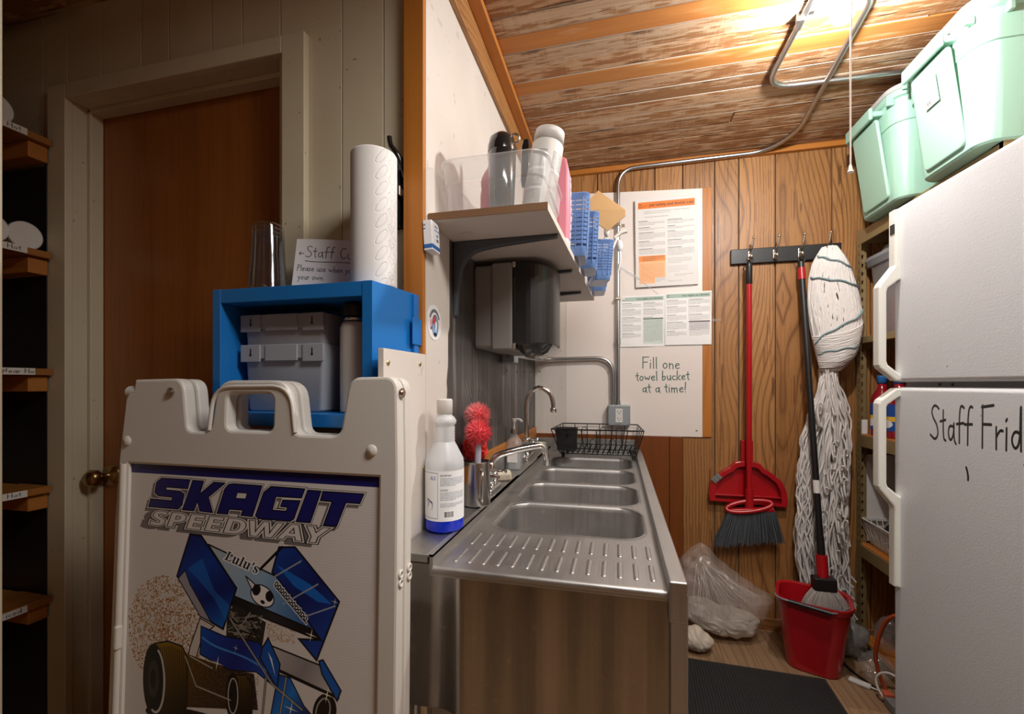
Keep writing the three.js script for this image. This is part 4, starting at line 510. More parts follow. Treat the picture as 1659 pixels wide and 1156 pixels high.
  fill('tread', lg(140, 640, 286, 880, '#8a6a16', '#5c4412', '#1b1610'), '#0a0a0a', 5); line('rgba(20,14,8,0.75)', 3, ...Array.from({ length: 13 }, (_, i) => [160 + i * 9.5, 640 + Math.abs(i - 5) * 2, 175 + i * 8.4, 880 - i * 2]).flat());
  x.fillStyle = '#15130f'; x.beginPath(); x.ellipse(136, 770, 52, 130, -0.04, 0, 7); x.fill(); x.lineWidth = 9; x.strokeStyle = '#c9c6c2'; x.beginPath(); x.ellipse(140, 768, 42, 112, -0.04, -1.2, 1.9); x.stroke(); x.fillStyle = '#38342e'; x.beginPath(); x.ellipse(132, 765, 26, 66, 0, 0, 7); x.fill(); x.fillStyle = '#0c0b0a'; x.beginPath(); x.ellipse(130, 765, 12, 34, 0, 0, 7); x.fill();
  fill('ftread', lg(485, 700, 560, 830, '#6b4f18', '#3c2a12', '#120e0a'), '#0a0a0a', 4); line('rgba(15,10,6,0.8)', 3, ...Array.from({ length: 7 }, (_, i) => [490 + i * 9, 700, 496 + i * 9, 832]).flat()); x.fillStyle = '#100e0c'; x.beginPath(); x.ellipse(478, 768, 28, 78, 0, 0, 7); x.fill(); x.strokeStyle = '#b9b5b0'; x.lineWidth = 5; x.beginPath(); x.ellipse(480, 768, 20, 58, 0, 0, 7); x.stroke();
  x.fillStyle = '#12100e'; x.beginPath(); x.ellipse(838, 760, 42, 60, 0.3, 0, 7); x.fill(); x.strokeStyle = '#a9a5a0'; x.lineWidth = 5; x.beginPath(); x.ellipse(832, 760, 24, 44, 0.3, 0, 7); x.stroke();
  line('#26241f', 9, 460, 510, 637, 704, 612, 688, 600, 821, 637, 704, 754, 768, 691, 676, 670, 796); line('#a8a49a', 5, 460, 510, 637, 704, 272, 665, 323, 760, 323, 760, 469, 784, 294, 662, 390, 689, 612, 688, 600, 821, 637, 704, 754, 768, 691, 676, 670, 796);
  x.fillStyle = '#f6efd0'; for (const [X, Y, r] of [[411, 669, 30], [783, 524, 26], [846, 705, 30], [487, 607, 15], [712, 772, 30], [869, 408, 16]]) { x.beginPath(); for (let i = 0; i < 8; i++) { const a = i * 0.785 + 0.2, q = i % 2 ? r * 0.1 : r; x.lineTo(X + Math.cos(a) * q, Y + Math.sin(a) * q); } x.fill(); }
  x.fillStyle = '#1d1d6e'; x.fillRect(0, h - 120, w, 120);
});
{
  const s = thing('sandwich_board', 'white plastic sandwich-board sign with blue race car poster', 'sign', [-0.7, 0, -0.671]); s.rotation.x = -0.0286;
  const X = (v) => v + 0.7, sh = new THREE.Shape();
  const P = [[-1.03, 0.02], [-1.03, 0.05], [-1.025, 0.9], [-1.018, 1.03], [-1.005, 1.15], [-0.995, 1.165], [-0.985, 1.165]];
  sh.moveTo(X(-1.03), 0.02); for (const p of P) sh.lineTo(X(p[0]), p[1]);
  sh.lineTo(X(-0.98), 1.19); sh.lineTo(X(-0.875), 1.192); sh.quadraticCurveTo(X(-0.853), 1.19, X(-0.85), 1.16); sh.lineTo(X(-0.842), 1.1); sh.quadraticCurveTo(X(-0.84), 1.086, X(-0.825), 1.086);
  sh.lineTo(X(-0.795), 1.086); sh.quadraticCurveTo(X(-0.782), 1.088, X(-0.78), 1.1); sh.lineTo(X(-0.772), 1.155); sh.quadraticCurveTo(X(-0.768), 1.187, X(-0.735), 1.188); sh.lineTo(X(-0.64), 1.188); sh.quadraticCurveTo(X(-0.605), 1.187, X(-0.6), 1.155); sh.lineTo(X(-0.592), 1.1); sh.quadraticCurveTo(X(-0.59), 1.088, X(-0.575), 1.086);
  sh.lineTo(X(-0.51), 1.086); sh.quadraticCurveTo(X(-0.493), 1.088, X(-0.49), 1.1); sh.lineTo(X(-0.478), 1.17); sh.quadraticCurveTo(X(-0.474), 1.192, X(-0.455), 1.193); sh.lineTo(X(-0.4), 1.194); sh.quadraticCurveTo(X(-0.381), 1.192, X(-0.379), 1.17); sh.lineTo(X(-0.375), 1.03); sh.lineTo(X(-0.37), 0.02); sh.closePath();
  const grip = () => rrect(X(-0.745), 1.09, X(-0.637), 1.162, 0.016), win = () => { const h = new THREE.Path(); h.moveTo(X(-0.99), 0.144); h.lineTo(X(-0.413), 0.144); h.lineTo(X(-0.413), 1.015); h.lineTo(X(-0.99), 1.015); h.closePath(); return h; };
  sh.holes.push(grip(), win());
  mesh('front_frame', extrude(sh, 0.026, 0.005, 6).translate(0, 0, -0.026), M.signWhite, s);
  const sb = sh.clone(); sb.holes = [grip()]; mesh('rear_frame', extrude(sb, 0.026, 0.005, 6).translate(0, 0, -0.056), M.signWhite, s);
  mesh('poster', new THREE.PlaneGeometry(0.577, 0.871).translate(X(-0.7015), 0.5795, -0.006), new THREE.MeshStandardMaterial({ map: posterTex, roughness: 0.3, side: THREE.DoubleSide }), s);
  mesh('panel', B(X(-0.99), X(-0.413), 0.144, 1.015, 0.008, 0.02), M.signWhite, s);
  mesh('grip_rim', pipe([[X(-0.786), 1.09, -0.001], [X(-0.777), 1.175, -0.001], [X(-0.6), 1.177, -0.001], [X(-0.588), 1.09, -0.001]], 0.004, 0.04, 8), M.signWhite, s);
  mesh('side_bead', pipe([[X(-1.004), 0.06, 0], [X(-1.002), 1.015, 0]], 0.007, 0.01, 10), M.signWhite, s);
  for (const [x, y] of [[-0.996, 1.062], [-0.427, 1.062]]) mesh('stud', lathe([[0, 0.005], [0.008, 0.004], [0.011, 0]], 20).rotateX(Math.PI / 2).translate(X(x), y, 0), M.signWhite, s);
  for (const y of [0.66, 0.3]) mesh('latch', new RoundedBoxGeometry(0.012, 0.05, 0.014, 2, 0.005).translate(X(-1.0), y, 0.003), M.signWhite, s);
  for (const [x, y] of [[-0.992, 1.166], [-0.945, 1.178], [-0.43, 1.18]]) mesh('hinge_knuckle', new THREE.CylinderGeometry(0.013, 0.013, 0.03, 16).rotateZ(Math.PI / 2).translate(X(x), y - 0.002, -0.013), M.signWhite, s);
  for (const [x, z, a] of [[-0.882, 0.002, 0], [-0.381, -0.014, 1]]) mesh('bolt', M_(new THREE.CylinderGeometry(0.009, 0.009, 0.003, 18), new THREE.CylinderGeometry(0.0055, 0.0055, 0.008, 6)).rotateX(Math.PI / 2).rotateY(a ? Math.PI / 2 : 0).translate(X(x) + (a ? 0.005 : 0), 1.165, z), M.nickel, s);
  for (const z of [-0.012, -0.044]) for (const y of [0.83, 0.845]) mesh('rivet', new THREE.TorusGeometry(0.006, 0.0022, 8, 16).rotateY(Math.PI / 2).translate(X(-0.3725), y, z), M.signWhite, s);
}
// ---------- blue cubby and its things ----------
{
  const c = thing('blue_cubby', 'open bright blue painted wooden cubby box hung beside the door', 'cubby', [-0.67, 1.09, -0.86]);
  const b = (...e) => uvm(RB(...e, 0.002, 1), 'y');
  part('side', b(-0.87, -0.848, 1.09, 1.388, 0.785, 0.935), M.blue, c);
  part('side', extrude(poly([[-0.499, 0.785], [-0.477, 0.785], [-0.455, 0.94], [-0.477, 0.94]]), 0.298, 0.0015).rotateX(-Math.PI / 2).translate(0, 1.09, 0), M.blue, c);
  part('top', extrude(poly([[-0.848, 0.786], [-0.499, 0.786], [-0.478, 0.935], [-0.848, 0.935]]), 0.03, 0.001).rotateX(-Math.PI / 2).translate(0, 1.3575, 0), M.blue, c);
  part('bottom', extrude(poly([[-0.848, 0.786], [-0.499, 0.786], [-0.478, 0.935], [-0.848, 0.935]]), 0.028, 0.001).rotateX(-Math.PI / 2).translate(0, 1.0905, 0), M.blue, c);
  part('back', b(-0.848, -0.478, 1.118, 1.358, 0.93, 0.937), M.blue, c);
  part('hinge_strip', b(-0.462, -0.45, 1.235, 1.386, 0.918, 0.942), M.blue, c);
  part('hinge', M_(RB(-0.4505, -0.4475, 1.27, 1.33, 0.905, 0.94, 0.001, 1), bar([-0.449, 1.27, -0.942], [-0.449, 1.33, -0.942], 0.004)), M.blue, c);
  solo('paper_towel_roll', uvFlat(lathe([[0.018, 0], [0.047, 0], [0.049, 0.003], [0.049, 0.287], [0.047, 0.29], [0.018, 0.29], [0.018, 0]], 48), (X, Y, Z) => Math.atan2(Z, X) * 0.049, (X, Y) => Y).translate(-0.519, 1.3885, -0.862),
    new THREE.MeshStandardMaterial({ color: lin([0.82, 0.81, 0.8]), roughness: 0.9, bumpScale: 0.0022, bumpMap: (() => { const t = canvasTex(256, 512, (x, w, h) => { x.fillStyle = '#888'; x.fillRect(0, 0, w, h); x.lineWidth = 4; for (let i = 0; i < 9; i++) for (const [o, a] of [[60, 0.7], [110, -0.6], [60, -0.2]]) { x.strokeStyle = '#222'; x.beginPath(); x.ellipse(o, i * 60 + (a > 0 ? 10 : 36), 12, 34, a, 0, 7); x.stroke(); } for (let i = 0; i < 5000; i++) { x.fillStyle = rnd() > 0.5 ? '#8f8f8f' : '#818181'; x.fillRect(rnd() * w, rnd() * h, 2, 2); } }); t.colorSpace = THREE.NoColorSpace; t.wrapS = t.wrapT = THREE.RepeatWrapping; t.repeat.set(1 / 0.154, 1 / 0.29); t.offset.set(0.2, 0); return t; })() }), 'tall roll of white embossed paper towel on the blue cubby', 'paper towel');
  for (let i = 0; i < 4; i++) { const g = lathe([[0.042, 0], [0.0435, 0.004], [0.041, 0.006], [0.036, 0.06], [0.0335, 0.128], [0.031, 0.134], [0, 0.134]], 36); solo('clear_cup', g.translate(-0.797, 1.3885 + i * 0.0095, -0.865), M.clear, ['clear plastic cup, lowest of the upside-down stack on the blue cubby', 'clear plastic cup, second lowest of the upside-down stack on the cubby', 'clear plastic cup, second highest of the upside-down stack on the cubby', 'clear plastic cup, topmost of the upside-down stack on the blue cubby'][i], 'cup', 'clear cups stacked on the blue cubby'); }
  const nt = canvasTex(640, 420, (x, w, h) => { x.fillStyle = '#eceaea'; x.fillRect(0, 0, w, h); x.strokeStyle = '#1b1b20'; x.lineCap = x.lineJoin = 'round'; x.lineWidth = 5; hand(x, '<', 24, 132, 52); hand(x, 'Staff Cups', 74, 140, 88, 0.02); x.beginPath(); x.moveTo(80, 168); x.bezierCurveTo(190, 186, 260, 160, 480, 178); x.stroke(); x.lineWidth = 4; hand(x, 'Please use when you ma', 24, 244, 46, 0.02); hand(x, 'your own', 36, 310, 46, 0.02); });
  const ng = new THREE.PlaneGeometry(0.215, 0.135, 20, 8), np = ng.attributes.position; for (let i = 0; i < np.count; i++) { const u = np.getX(i) / 0.215 + 0.5; np.setZ(i, 0.02 * Math.pow(1 - u, 3) + 0.004 * Math.sin(u * 7)); } ng.computeVertexNormals();
  const note = mesh('staff_note', ng.translate(0, 0.0675, 0), new THREE.MeshStandardMaterial({ map: nt, roughness: 0.7, side: THREE.DoubleSide }), scene); note.position.set(-0.645, 1.3885, -0.905); note.rotation.set(-0.12, 0, -0.03); tag(note, 'handwritten white paper note about staff cups on the cubby', 'note');
  for (const [y, lab] of [[1.1195, 'grey plastic bin, lower of two nested in the blue cubby'], [1.187, 'grey plastic bin, upper of two nested in the blue cubby']]) {
    const t = thing('grey_bin', lab, 'bin', [-0.725, y, -0.875], 'grey bins in the blue cubby');
    const tb = mesh('tub', loft([[0, 0.192, 0.08, 0.012], [0.004, 0.2, 0.085, 0.014], [0.148, 0.214, 0.092, 0.014], [0.148, 0.208, 0.086, 0.012], [0.006, 0.194, 0.08, 0.012]], {}), M.bin, t);
    mesh('flange', M_(RB(-0.108, 0.108, 0.117, 0.149, -0.05, -0.0455, 0.002, 1), RB(-0.108, -0.055, 0.11, 0.149, -0.0525, -0.049, 0.002, 1), RB(-0.042, 0.042, 0.112, 0.149, -0.0525, -0.049, 0.002, 1), RB(0.055, 0.108, 0.11, 0.149, -0.0525, -0.049, 0.002, 1)), M.bin, tb);
    for (const x of [-0.08, 0.08]) mesh('keyhole', M_(B(x - 0.0015, x + 0.0015, 0.124, 0.14, -0.0528, -0.0524), new THREE.CylinderGeometry(0.003, 0.003, 0.0006, 10).rotateX(Math.PI / 2).translate(x, 0.126, 0.0527)), M.black, tb);
  }
  const w = thing('white_water_bottle', 'white water bottle with steel ring and black lid in the cubby', 'bottle', [-0.557, 1.119, -0.852]);
  mesh('body', lathe([[0, 0], [0.03, 0], [0.0325, 0.004], [0.0325, 0.182], [0.029, 0.192], [0.027, 0.195], [0, 0.195]], 32), M.offwhite, w); mesh('ring', lathe([[0, 0.195], [0.026, 0.195], [0.026, 0.209], [0, 0.209]], 28), M.nickel, w); mesh('lid', lathe([[0.0265, 0.208], [0.029, 0.21], [0.029, 0.23], [0.026, 0.234], [0, 0.234]], 28), M.black, w);
}
{
  const k = thing('black_wall_holder', 'black plastic holder with an upright hook on the cream wall', 'holder', [-0.53, 1.555, -0.975]);
  const s = new THREE.Shape(); s.moveTo(-0.04, 0); s.lineTo(0.036, 0); s.lineTo(0.036, 0.16); s.bezierCurveTo(0.03, 0.18, 0.01, 0.17, -0.006, 0.178); s.bezierCurveTo(-0.02, 0.18, -0.03, 0.176, -0.04, 0.182); s.closePath();
  mesh('plate', extrude(s, 0.008, 0.002).translate(0, 0, 0), M.black, k); mesh('hook', pipe([[0.03, 0.12, 0.012], [0.024, 0.17, 0.03], [0.006, 0.188, 0.034], [0.004, 0.21, 0.034]], 0.006, 0.02, 8), M.blackGloss, k); mesh('shell', loft([[0.002, 0.05, 0.03, 0.012, -0.002, 0.02], [0.08, 0.058, 0.04, 0.014, -0.002, 0.022], [0.15, 0.05, 0.03, 0.014, -0.002, 0.02], [0.175, 0.02, 0.014, 0.006, 0.004, 0.014]], { crease: 1 }), M.blackGloss, k);
  mesh('strap', RB(-0.036, 0.038, 0.066, 0.084, -0.046, 0.0, 0.003, 1), M.black, k); mesh('clip', RB(0.034, 0.0375, 0.064, 0.086, -0.047, -0.04, 0.001, 1), M.nickel, k); mesh('screw', new THREE.SphereGeometry(0.004, 10, 8).translate(0.004, 0.012, 0.036), M.nickel, k);
}
// ---------- storage shelves at the left ----------
{
  const u = thing('storage_shelves', 'dark corner storage shelves of rough wooden boards beside the door', 'shelves', [-1.84, 0, -0.62]);
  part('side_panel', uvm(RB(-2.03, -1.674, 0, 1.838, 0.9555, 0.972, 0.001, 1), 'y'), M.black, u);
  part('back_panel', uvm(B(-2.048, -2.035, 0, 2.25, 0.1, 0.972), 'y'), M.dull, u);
  const lab = canvasTex(256, 128, (x, w, h) => { x.fillStyle = '#d9d5cc'; x.fillRect(0, 0, w, h); x.strokeStyle = '#17171a'; x.lineWidth = 7; x.lineCap = 'round'; hand(x, 'Hot', 70, 96, 84); }), lab2 = canvasTex(256, 100, (x, w, h) => { x.fillStyle = '#d9d5cc'; x.fillRect(0, 0, w, h); x.strokeStyle = '#17171a'; x.lineWidth = 6; x.lineCap = 'round'; hand(x, 'Near Hot', 14, 76, 64); }), lab3 = canvasTex(256, 128, (x, w, h) => { x.fillStyle = '#d9d5cc'; x.fillRect(0, 0, w, h); x.strokeStyle = '#17171a'; x.lineWidth = 7; x.lineCap = 'round'; hand(x, 'iced', 60, 96, 84); });
  [[1.908, lab], [1.572, lab], [1.226, lab2], [0.878, lab], [0.55, lab3]].forEach(([y, t], i) => {
    const end = i === 2 ? 0.953 : 0.95;
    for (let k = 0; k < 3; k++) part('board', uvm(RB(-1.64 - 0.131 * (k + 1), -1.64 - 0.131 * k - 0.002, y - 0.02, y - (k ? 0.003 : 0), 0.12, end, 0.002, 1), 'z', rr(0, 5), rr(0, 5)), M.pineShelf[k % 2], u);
    part('cleat', uvm(RB(-2.03, -1.66, y - 0.068, y - 0.021, 0.905, 0.951, 0.003, 1), 'x', rr(0, 3)), M.pineShelf[1], u);
    part('cleat', uvm(RB(-2.03, -1.66, y - 0.068, y - 0.021, 0.15, 0.2, 0.003, 1), 'x', rr(0, 3)), M.pineShelf[1], u);
    part('paper_label', new THREE.PlaneGeometry(i === 2 ? 0.075 : 0.06, 0.019).rotateY(Math.PI / 2).translate(-1.6385, y - 0.0095, -(i === 2 ? 0.872 : 0.862)), new THREE.MeshStandardMaterial({ map: t, roughness: 0.8, side: THREE.DoubleSide }), u);
  });
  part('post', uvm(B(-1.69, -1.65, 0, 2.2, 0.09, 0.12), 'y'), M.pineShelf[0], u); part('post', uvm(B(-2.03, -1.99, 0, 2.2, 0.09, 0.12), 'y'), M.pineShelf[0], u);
  const lids = [[1.572, 0.91, 0, 'white paper cup lying on the second shelf against the door wall'], [1.572, 0.835, 0.0, 'white paper cup lying on the second shelf beside another cup'], [1.908, 0.845, 0.0, 'white paper cup lying on the top storage shelf']];
  for (const [y, d, o, l] of lids) { const c = thing('paper_cup', l, 'cup', [-1.68, y + 0.0405 + o, -d], 'white cups on the storage shelves'); mesh('cup', lathe([[0, -0.12], [0.028, -0.12], [0.037, 0], [0, 0]], 28).rotateZ(-Math.PI / 2), M.paper, c); mesh('lid', lathe([[0.036, -0.012], [0.04, -0.01], [0.0405, 0.002], [0.036, 0.004], [0.034, 0.0005], [0, 0.0005]], 32).rotateZ(-Math.PI / 2), M.offwhite, c); }
}
// ---------- hooks, broom, dustpan, mops, bucket ----------
{
  const r = thing('hook_rack', 'black board with four metal coat hooks on the panelled wall', 'hook rack', [0.77, 1.763, -2.335]);
  const hb = part('board', RB(0.534, 1.006, 1.763, 1.836, 2.332, 2.35, 0.004, 2), M.black, r);
  for (const x of [0.616, 0.725, 0.831, 0.937]) part('hook', M_(RB(x - 0.007, x + 0.007, 1.778, 1.822, 2.327, 2.333, 0.003, 2), pipe([[x, 1.81, -2.329], [x + 0.002, 1.82, -2.3], [x + 0.008, 1.872, -2.29]], 0.0042, 0.02, 8), new THREE.SphereGeometry(0.0065, 10, 8).translate(x + 0.008, 1.874, -2.29), pipe([[x, 1.795, -2.328], [x, 1.775, -2.312], [x, 1.772, -2.3], [x, 1.785, -2.294]], 0.0042, 0.01, 8), new THREE.SphereGeometry(0.0075, 10, 8).scale(1, 1.3, 0.8).translate(x, 1.788, -2.294)), M.nickel, hb);
}
{
  const b = thing('broom', 'red-handled angle broom with grey bristles hung from the hook rack', 'broom', [0.605, 0.4, -2.29]);
  part('handle', new THREE.CylinderGeometry(0.0125, 0.0125, 1.06, 16).translate(0.604, 1.13, -2.29), M.red, b);
  part('grip', lathe([[0, 0], [0.0145, 0], [0.0145, 0.085], [0.012, 0.1], [0.006, 0.108], [0, 0.108]], 16).translate(0.604, 1.655, -2.29), M.black, b);
  part('loop', new THREE.TorusGeometry(0.013, 0.003, 8, 18).translate(0.608, 1.77, -2.29), M.black, b);
  const ring = [], rc = (t) => [0.6 + 0.098 * Math.cos(t), 0.604 + 0.022 * Math.sin(t) + 0.018 * Math.cos(t), -2.275 - 0.012 * Math.sin(t)]; for (let i = 0; i < 24; i++) ring.push(rc(i / 24 * Math.PI * 2));
  const bf = part('frame', M_(tube(ring, 0.0105, 60, 8, true), RB(-0.1, 0.1, -0.01, 0.01, 2.264, 2.296, 0.006, 2).rotateZ(0.1).translate(0.607, 0.586, 0)), M.red, b);
  part('socket', new THREE.CylinderGeometry(0.017, 0.02, 0.09, 16).translate(0.604, 0.638, -2.285), M.red, b);
  const gs = []; for (let i = 0; i < 420; i++) { const u = (i % 70) / 69, row = Math.floor(i / 70) / 5, xt = 0.512 + u * 0.195, xb = 0.45 + u * 0.293 + rr(-0.008, 0.008), yb = 0.405 + u * 0.048 + rr(-0.01, 0.012), z = -2.268 - row * 0.026; gs.push(bar([xt, 0.576 + u * 0.02, z], [xb, yb, z + (0.5 - row) * 0.02], 0.0016, 4)); }
  part('bristles', M_(gs), M.bristle, bf).userData.kind = 'stuff';
}
{
  const d = thing('dustpan', 'red plastic dustpan hung flat on the panelled wall behind the broom', 'dustpan', [0.604, 0.61, -2.345]);
  const out = [[-0.168, 0.0], [-0.172, 0.03], [-0.165, 0.075], [-0.145, 0.115], [-0.105, 0.15], [-0.075, 0.168], [-0.055, 0.192], [-0.03, 0.198], [0.03, 0.198], [0.055, 0.19], [0.075, 0.166], [0.105, 0.148], [0.148, 0.11], [0.168, 0.065], [0.174, 0.02], [0.172, -0.012]];
  const inn = out.map(([x, y]) => [x * 0.86, (y + 0.01) * 0.83 - 0.008]);
  mesh('pan', extrude(poly(out), 0.006, 0.0015), M.red, d);
  const rim = poly(out), hole = new THREE.Path(); inn.forEach(([x, y], i) => (i ? hole.lineTo(x, y + 0.012) : hole.moveTo(x, y + 0.012))); hole.closePath(); rim.holes.push(hole); mesh('rim', extrude(rim, 0.032, 0.003), M.red, d);
  mesh('lip', RB(-0.16, 0.16, 0.028, 0.034, -0.03, -0.006, 0.002, 1), M.red, d);
  mesh('socket', M_(RB(-0.026, 0.026, 0.19, 0.3, -0.028, -0.004, 0.003, 1)), M.red, d);
  mesh('comb', M_(RB(-0.022, 0.022, -0.014, 0.014, -0.038, -0.03, 0.001, 1), RB(-0.012, -0.006, -0.01, 0.01, -0.04, -0.036, 0.001, 1), RB(0.006, 0.012, -0.01, 0.01, -0.04, -0.036, 0.001, 1)).rotateZ(0.75).translate(-0.138, 0.112, 0), M.grey, d);
}
{
  const m = thing('deck_mop', 'grey string mop with black and red handle standing in the bucket', 'mop', [0.84, 0.12, -2.12]);
  const a = [0.823, 1.745, -2.292], b = [0.848, 0.36, -2.13], at = (t) => [mix(a[0], b[0], t), mix(a[1], b[1], t), mix(a[2], b[2], t)];
  part('handle', bar(at(0.045), at(0.93), 0.0125, 16), M.black, m); part('grip', bar(at(0), at(0.02), 0.0135, 16), M.black, m); part('collar', bar(at(0.02), at(0.06), 0.0155, 16), M.red, m); part('loop', new THREE.TorusGeometry(0.014, 0.003, 8, 16).translate(a[0] + 0.003, a[1] + 0.014, a[2]), M.black, m);
  part('sticker', bar(at(0.71), at(0.75), 0.0131, 16), M.paper, m); part('joint', bar(at(0.88), at(0.94), 0.015, 16), M.black, m); part('socket', bar(at(0.935), at(1), 0.022, 18), M.red, m);
  part('clamp', RB(0.806, 0.892, 0.305, 0.362, 2.1, 2.15, 0.008, 2), M.black, m);
  const gs = []; for (let i = 0; i < 150; i++) { const u = (i % 50) / 49 - 0.5, row = Math.floor(i / 50); gs.push(tube([[0.849 + u * 0.07, 0.315, -2.11 - row * 0.012], [0.846 + u * 0.15, 0.27 + rr(-0.01, 0.01), -2.09 - row * 0.014], [0.842 + u * 0.18 + rr(-0.005, 0.005), 0.2, -2.085 - row * 0.02], [0.84 + u * 0.17, 0.13, -2.09 - row * 0.02]], 0.0026, 8, 5)); }
  part('strings', M_(gs), std([0.36, 0.33, 0.3], 0.9), m).userData.kind = 'stuff';
}
{
  const h = thing('string_mop_head', 'large white cotton mop head refill tied with teal bands, hanging on a hook', 'mop head', [0.937, 0.06, -2.26]);
  const gs = [], E = (t, ph, k = 1) => { // bundle surface, t from hook to neck
    const y = 1.785 - t * 0.545, w = 0.098 * Math.pow(Math.sin(Math.PI * clamp(0.025 + t * 0.935)), 0.5) * k, cx = 0.925 + 0.026 * sst(0, 0.7, t) - 0.02 * sst(0.85, 1, t); return [cx + w * Math.sin(ph), y, -2.262 + 0.058 * Math.cos(ph) * Math.min(1, w / 0.06)]; };
  for (let i = 0; i < 230; i++) { const p0 = (i / 230) * Math.PI * 2, tw = rr(-0.35, 0.35), k = rr(0.93, 1.03), pts = []; for (let j = 0; j <= 9; j++) { const t = j / 9, q = E(t, p0 + tw * (t - 0.5) + 0.1 * Math.sin(j * 1.7 + i), k); pts.push([q[0], q[1] + 0.012 * Math.sin(i * 1.3) * (1 - t), Math.max(q[2], -2.32)]); } gs.push(tube(pts, 0.0041, 20, 5)); }
  for (let i = 0; i < 26; i++) { const pts = [], t0 = 0.66 + i * 0.011; for (let j = 0; j <= 8; j++) { const u = j / 8, q = E(clamp(t0 + 0.06 - 0.13 * u + 0.05 * Math.sin(u * 3.1), 0, 0.97), -1.5 + u * 3, 1.05); pts.push([q[0], q[1] + rr(-0.002, 0.002), q[2] + 0.003]); } gs.push(tube(pts, 0.004, 18, 5)); }
  part('bundle', M_(gs), M.strand, h).userData.kind = 'stuff';
  const gl = []; for (let i = 0; i < 210; i++) { const u = rr(-1, 1), dep = rr(-1, 1), len = 0.5 + 0.72 * Math.pow(rnd(), 0.45), pts = [], n = 14, A = rr(0.004, 0.014), f = rr(1.2, 3), dr = 0.012; for (let j = 0; j <= n; j++) { const t = j / n, y = 1.25 - len * t, sp = 0.022 + 0.075 * sst(0, 0.4, t), x = 0.925 + u * sp - 0.028 * sst(0.2, 0.6, t) + 0.035 * sst(0.6, 1, 1 - (y / 1.25)) + A * Math.sin(j * f + i); pts.push([x + (j === n ? dr : 0), Math.max(0.045, y + (j === n ? 0.03 : 0)), -2.268 + dep * 0.034 + A * 0.7 * Math.cos(j * f * 1.2 + i)]); } gl.push(tube(pts, 0.0042, 30, 5)); }
  for (let i = 0; i < 26; i++) { const x = rr(0.86, 0.985), y = rr(0.15, 1.1), r = rr(0.006, 0.015), z = -2.215 + rr(-0.02, 0.005), pts = []; for (let j = 0; j <= 8; j++) { const a = j * 0.9 + i; pts.push([x + r * Math.cos(a) * 0.7, y + r * 2.6 * Math.sin(a) - j * 0.009, z + 0.006 * Math.sin(a * 2)]); } gl.push(tube(pts, 0.0042, 20, 5)); }
  part('tail', M_(gl), M.strand, h).userData.kind = 'stuff';
  for (const [t0, sl] of [[0.12, -0.1], [0.28, -0.08], [0.64, 0.2], [0.83, 0.05]]) { const pts = []; for (let j = 0; j <= 10; j++) { const ph = -1.45 + j * 0.29, q = E(t0 - sl * (j / 10 - 0.5) * 1.4 + 0.006 * Math.sin(j * 2), ph, 1.05); pts.push([q[0], q[1], q[2] + 0.006]); } part('band', tube(pts, 0.0045, 30, 6), M.band, h); }
}
{
  const b = thing('mop_bucket', 'red plastic mop bucket on the floor below the mop heads', 'bucket', [0.795, 0, -2.09]); b.rotation.y = -0.35;
  mesh('pail', loft([[0, 0.17, 0.13, 0.05], [0.004, 0.19, 0.15, 0.055], [0.265, 0.25, 0.2, 0.06], [0.268, 0.262, 0.21, 0.062], [0.292, 0.272, 0.22, 0.064], [0.297, 0.268, 0.216, 0.062], [0.292, 0.245, 0.195, 0.056], [0.012, 0.18, 0.14, 0.05]], { n: 8, crease: 0.6 }), M.red, b);
  mesh('carry_handle', pipe([[-0.136, 0.285, 0.0], [-0.13, 0.297, 0.112], [0.07, 0.285, 0.126], [0.136, 0.285, 0.0]], 0.004, 0.04, 8), M.grey, b); mesh('grip', bar([-0.085, 0.294, 0.116], [0.06, 0.286, 0.124], 0.0085, 10), M.black, b);
}
// crumpled plastic: silhouette points around a centre, thickness, folds
function crumple(sil, thick, seed, folds, res = 40) {
  const n = sil.length, R = (a) => { const t = ((a / (Math.PI * 2)) * n + n) % n, i = Math.floor(t), f = t - i; return mix(sil[i], sil[(i + 1) % n], f * f * (3 - 2 * f)); };
  const g = new THREE.SphereGeometry(1, res * 2, res), p = g.attributes.position;
  for (let i = 0; i < p.count; i++) { const x = p.getX(i), y = p.getY(i), z = p.getZ(i), a = Math.atan2(y, x), q = Math.hypot(x, y), r = R(a), f = Math.abs(((a * folds / 6.283 + 0.5 * fbm(q * 3 + seed, a * 2, 2) * 3) % 1 + 1) % 1 - 0.5) * 2; const k = (0.1 * (f - 0.5) + 0.22 * (fbm(x * 4 + seed, y * 4 + z * 3, 3) - 0.5)) * (0.3 + q * 0.7); p.setXYZ(i, x * r * (1 + k * 0.15), y * r * (1 + k * 0.15), z * thick * (1 + k * 2.2)); }
  g.computeVertexNormals(); return g;
}
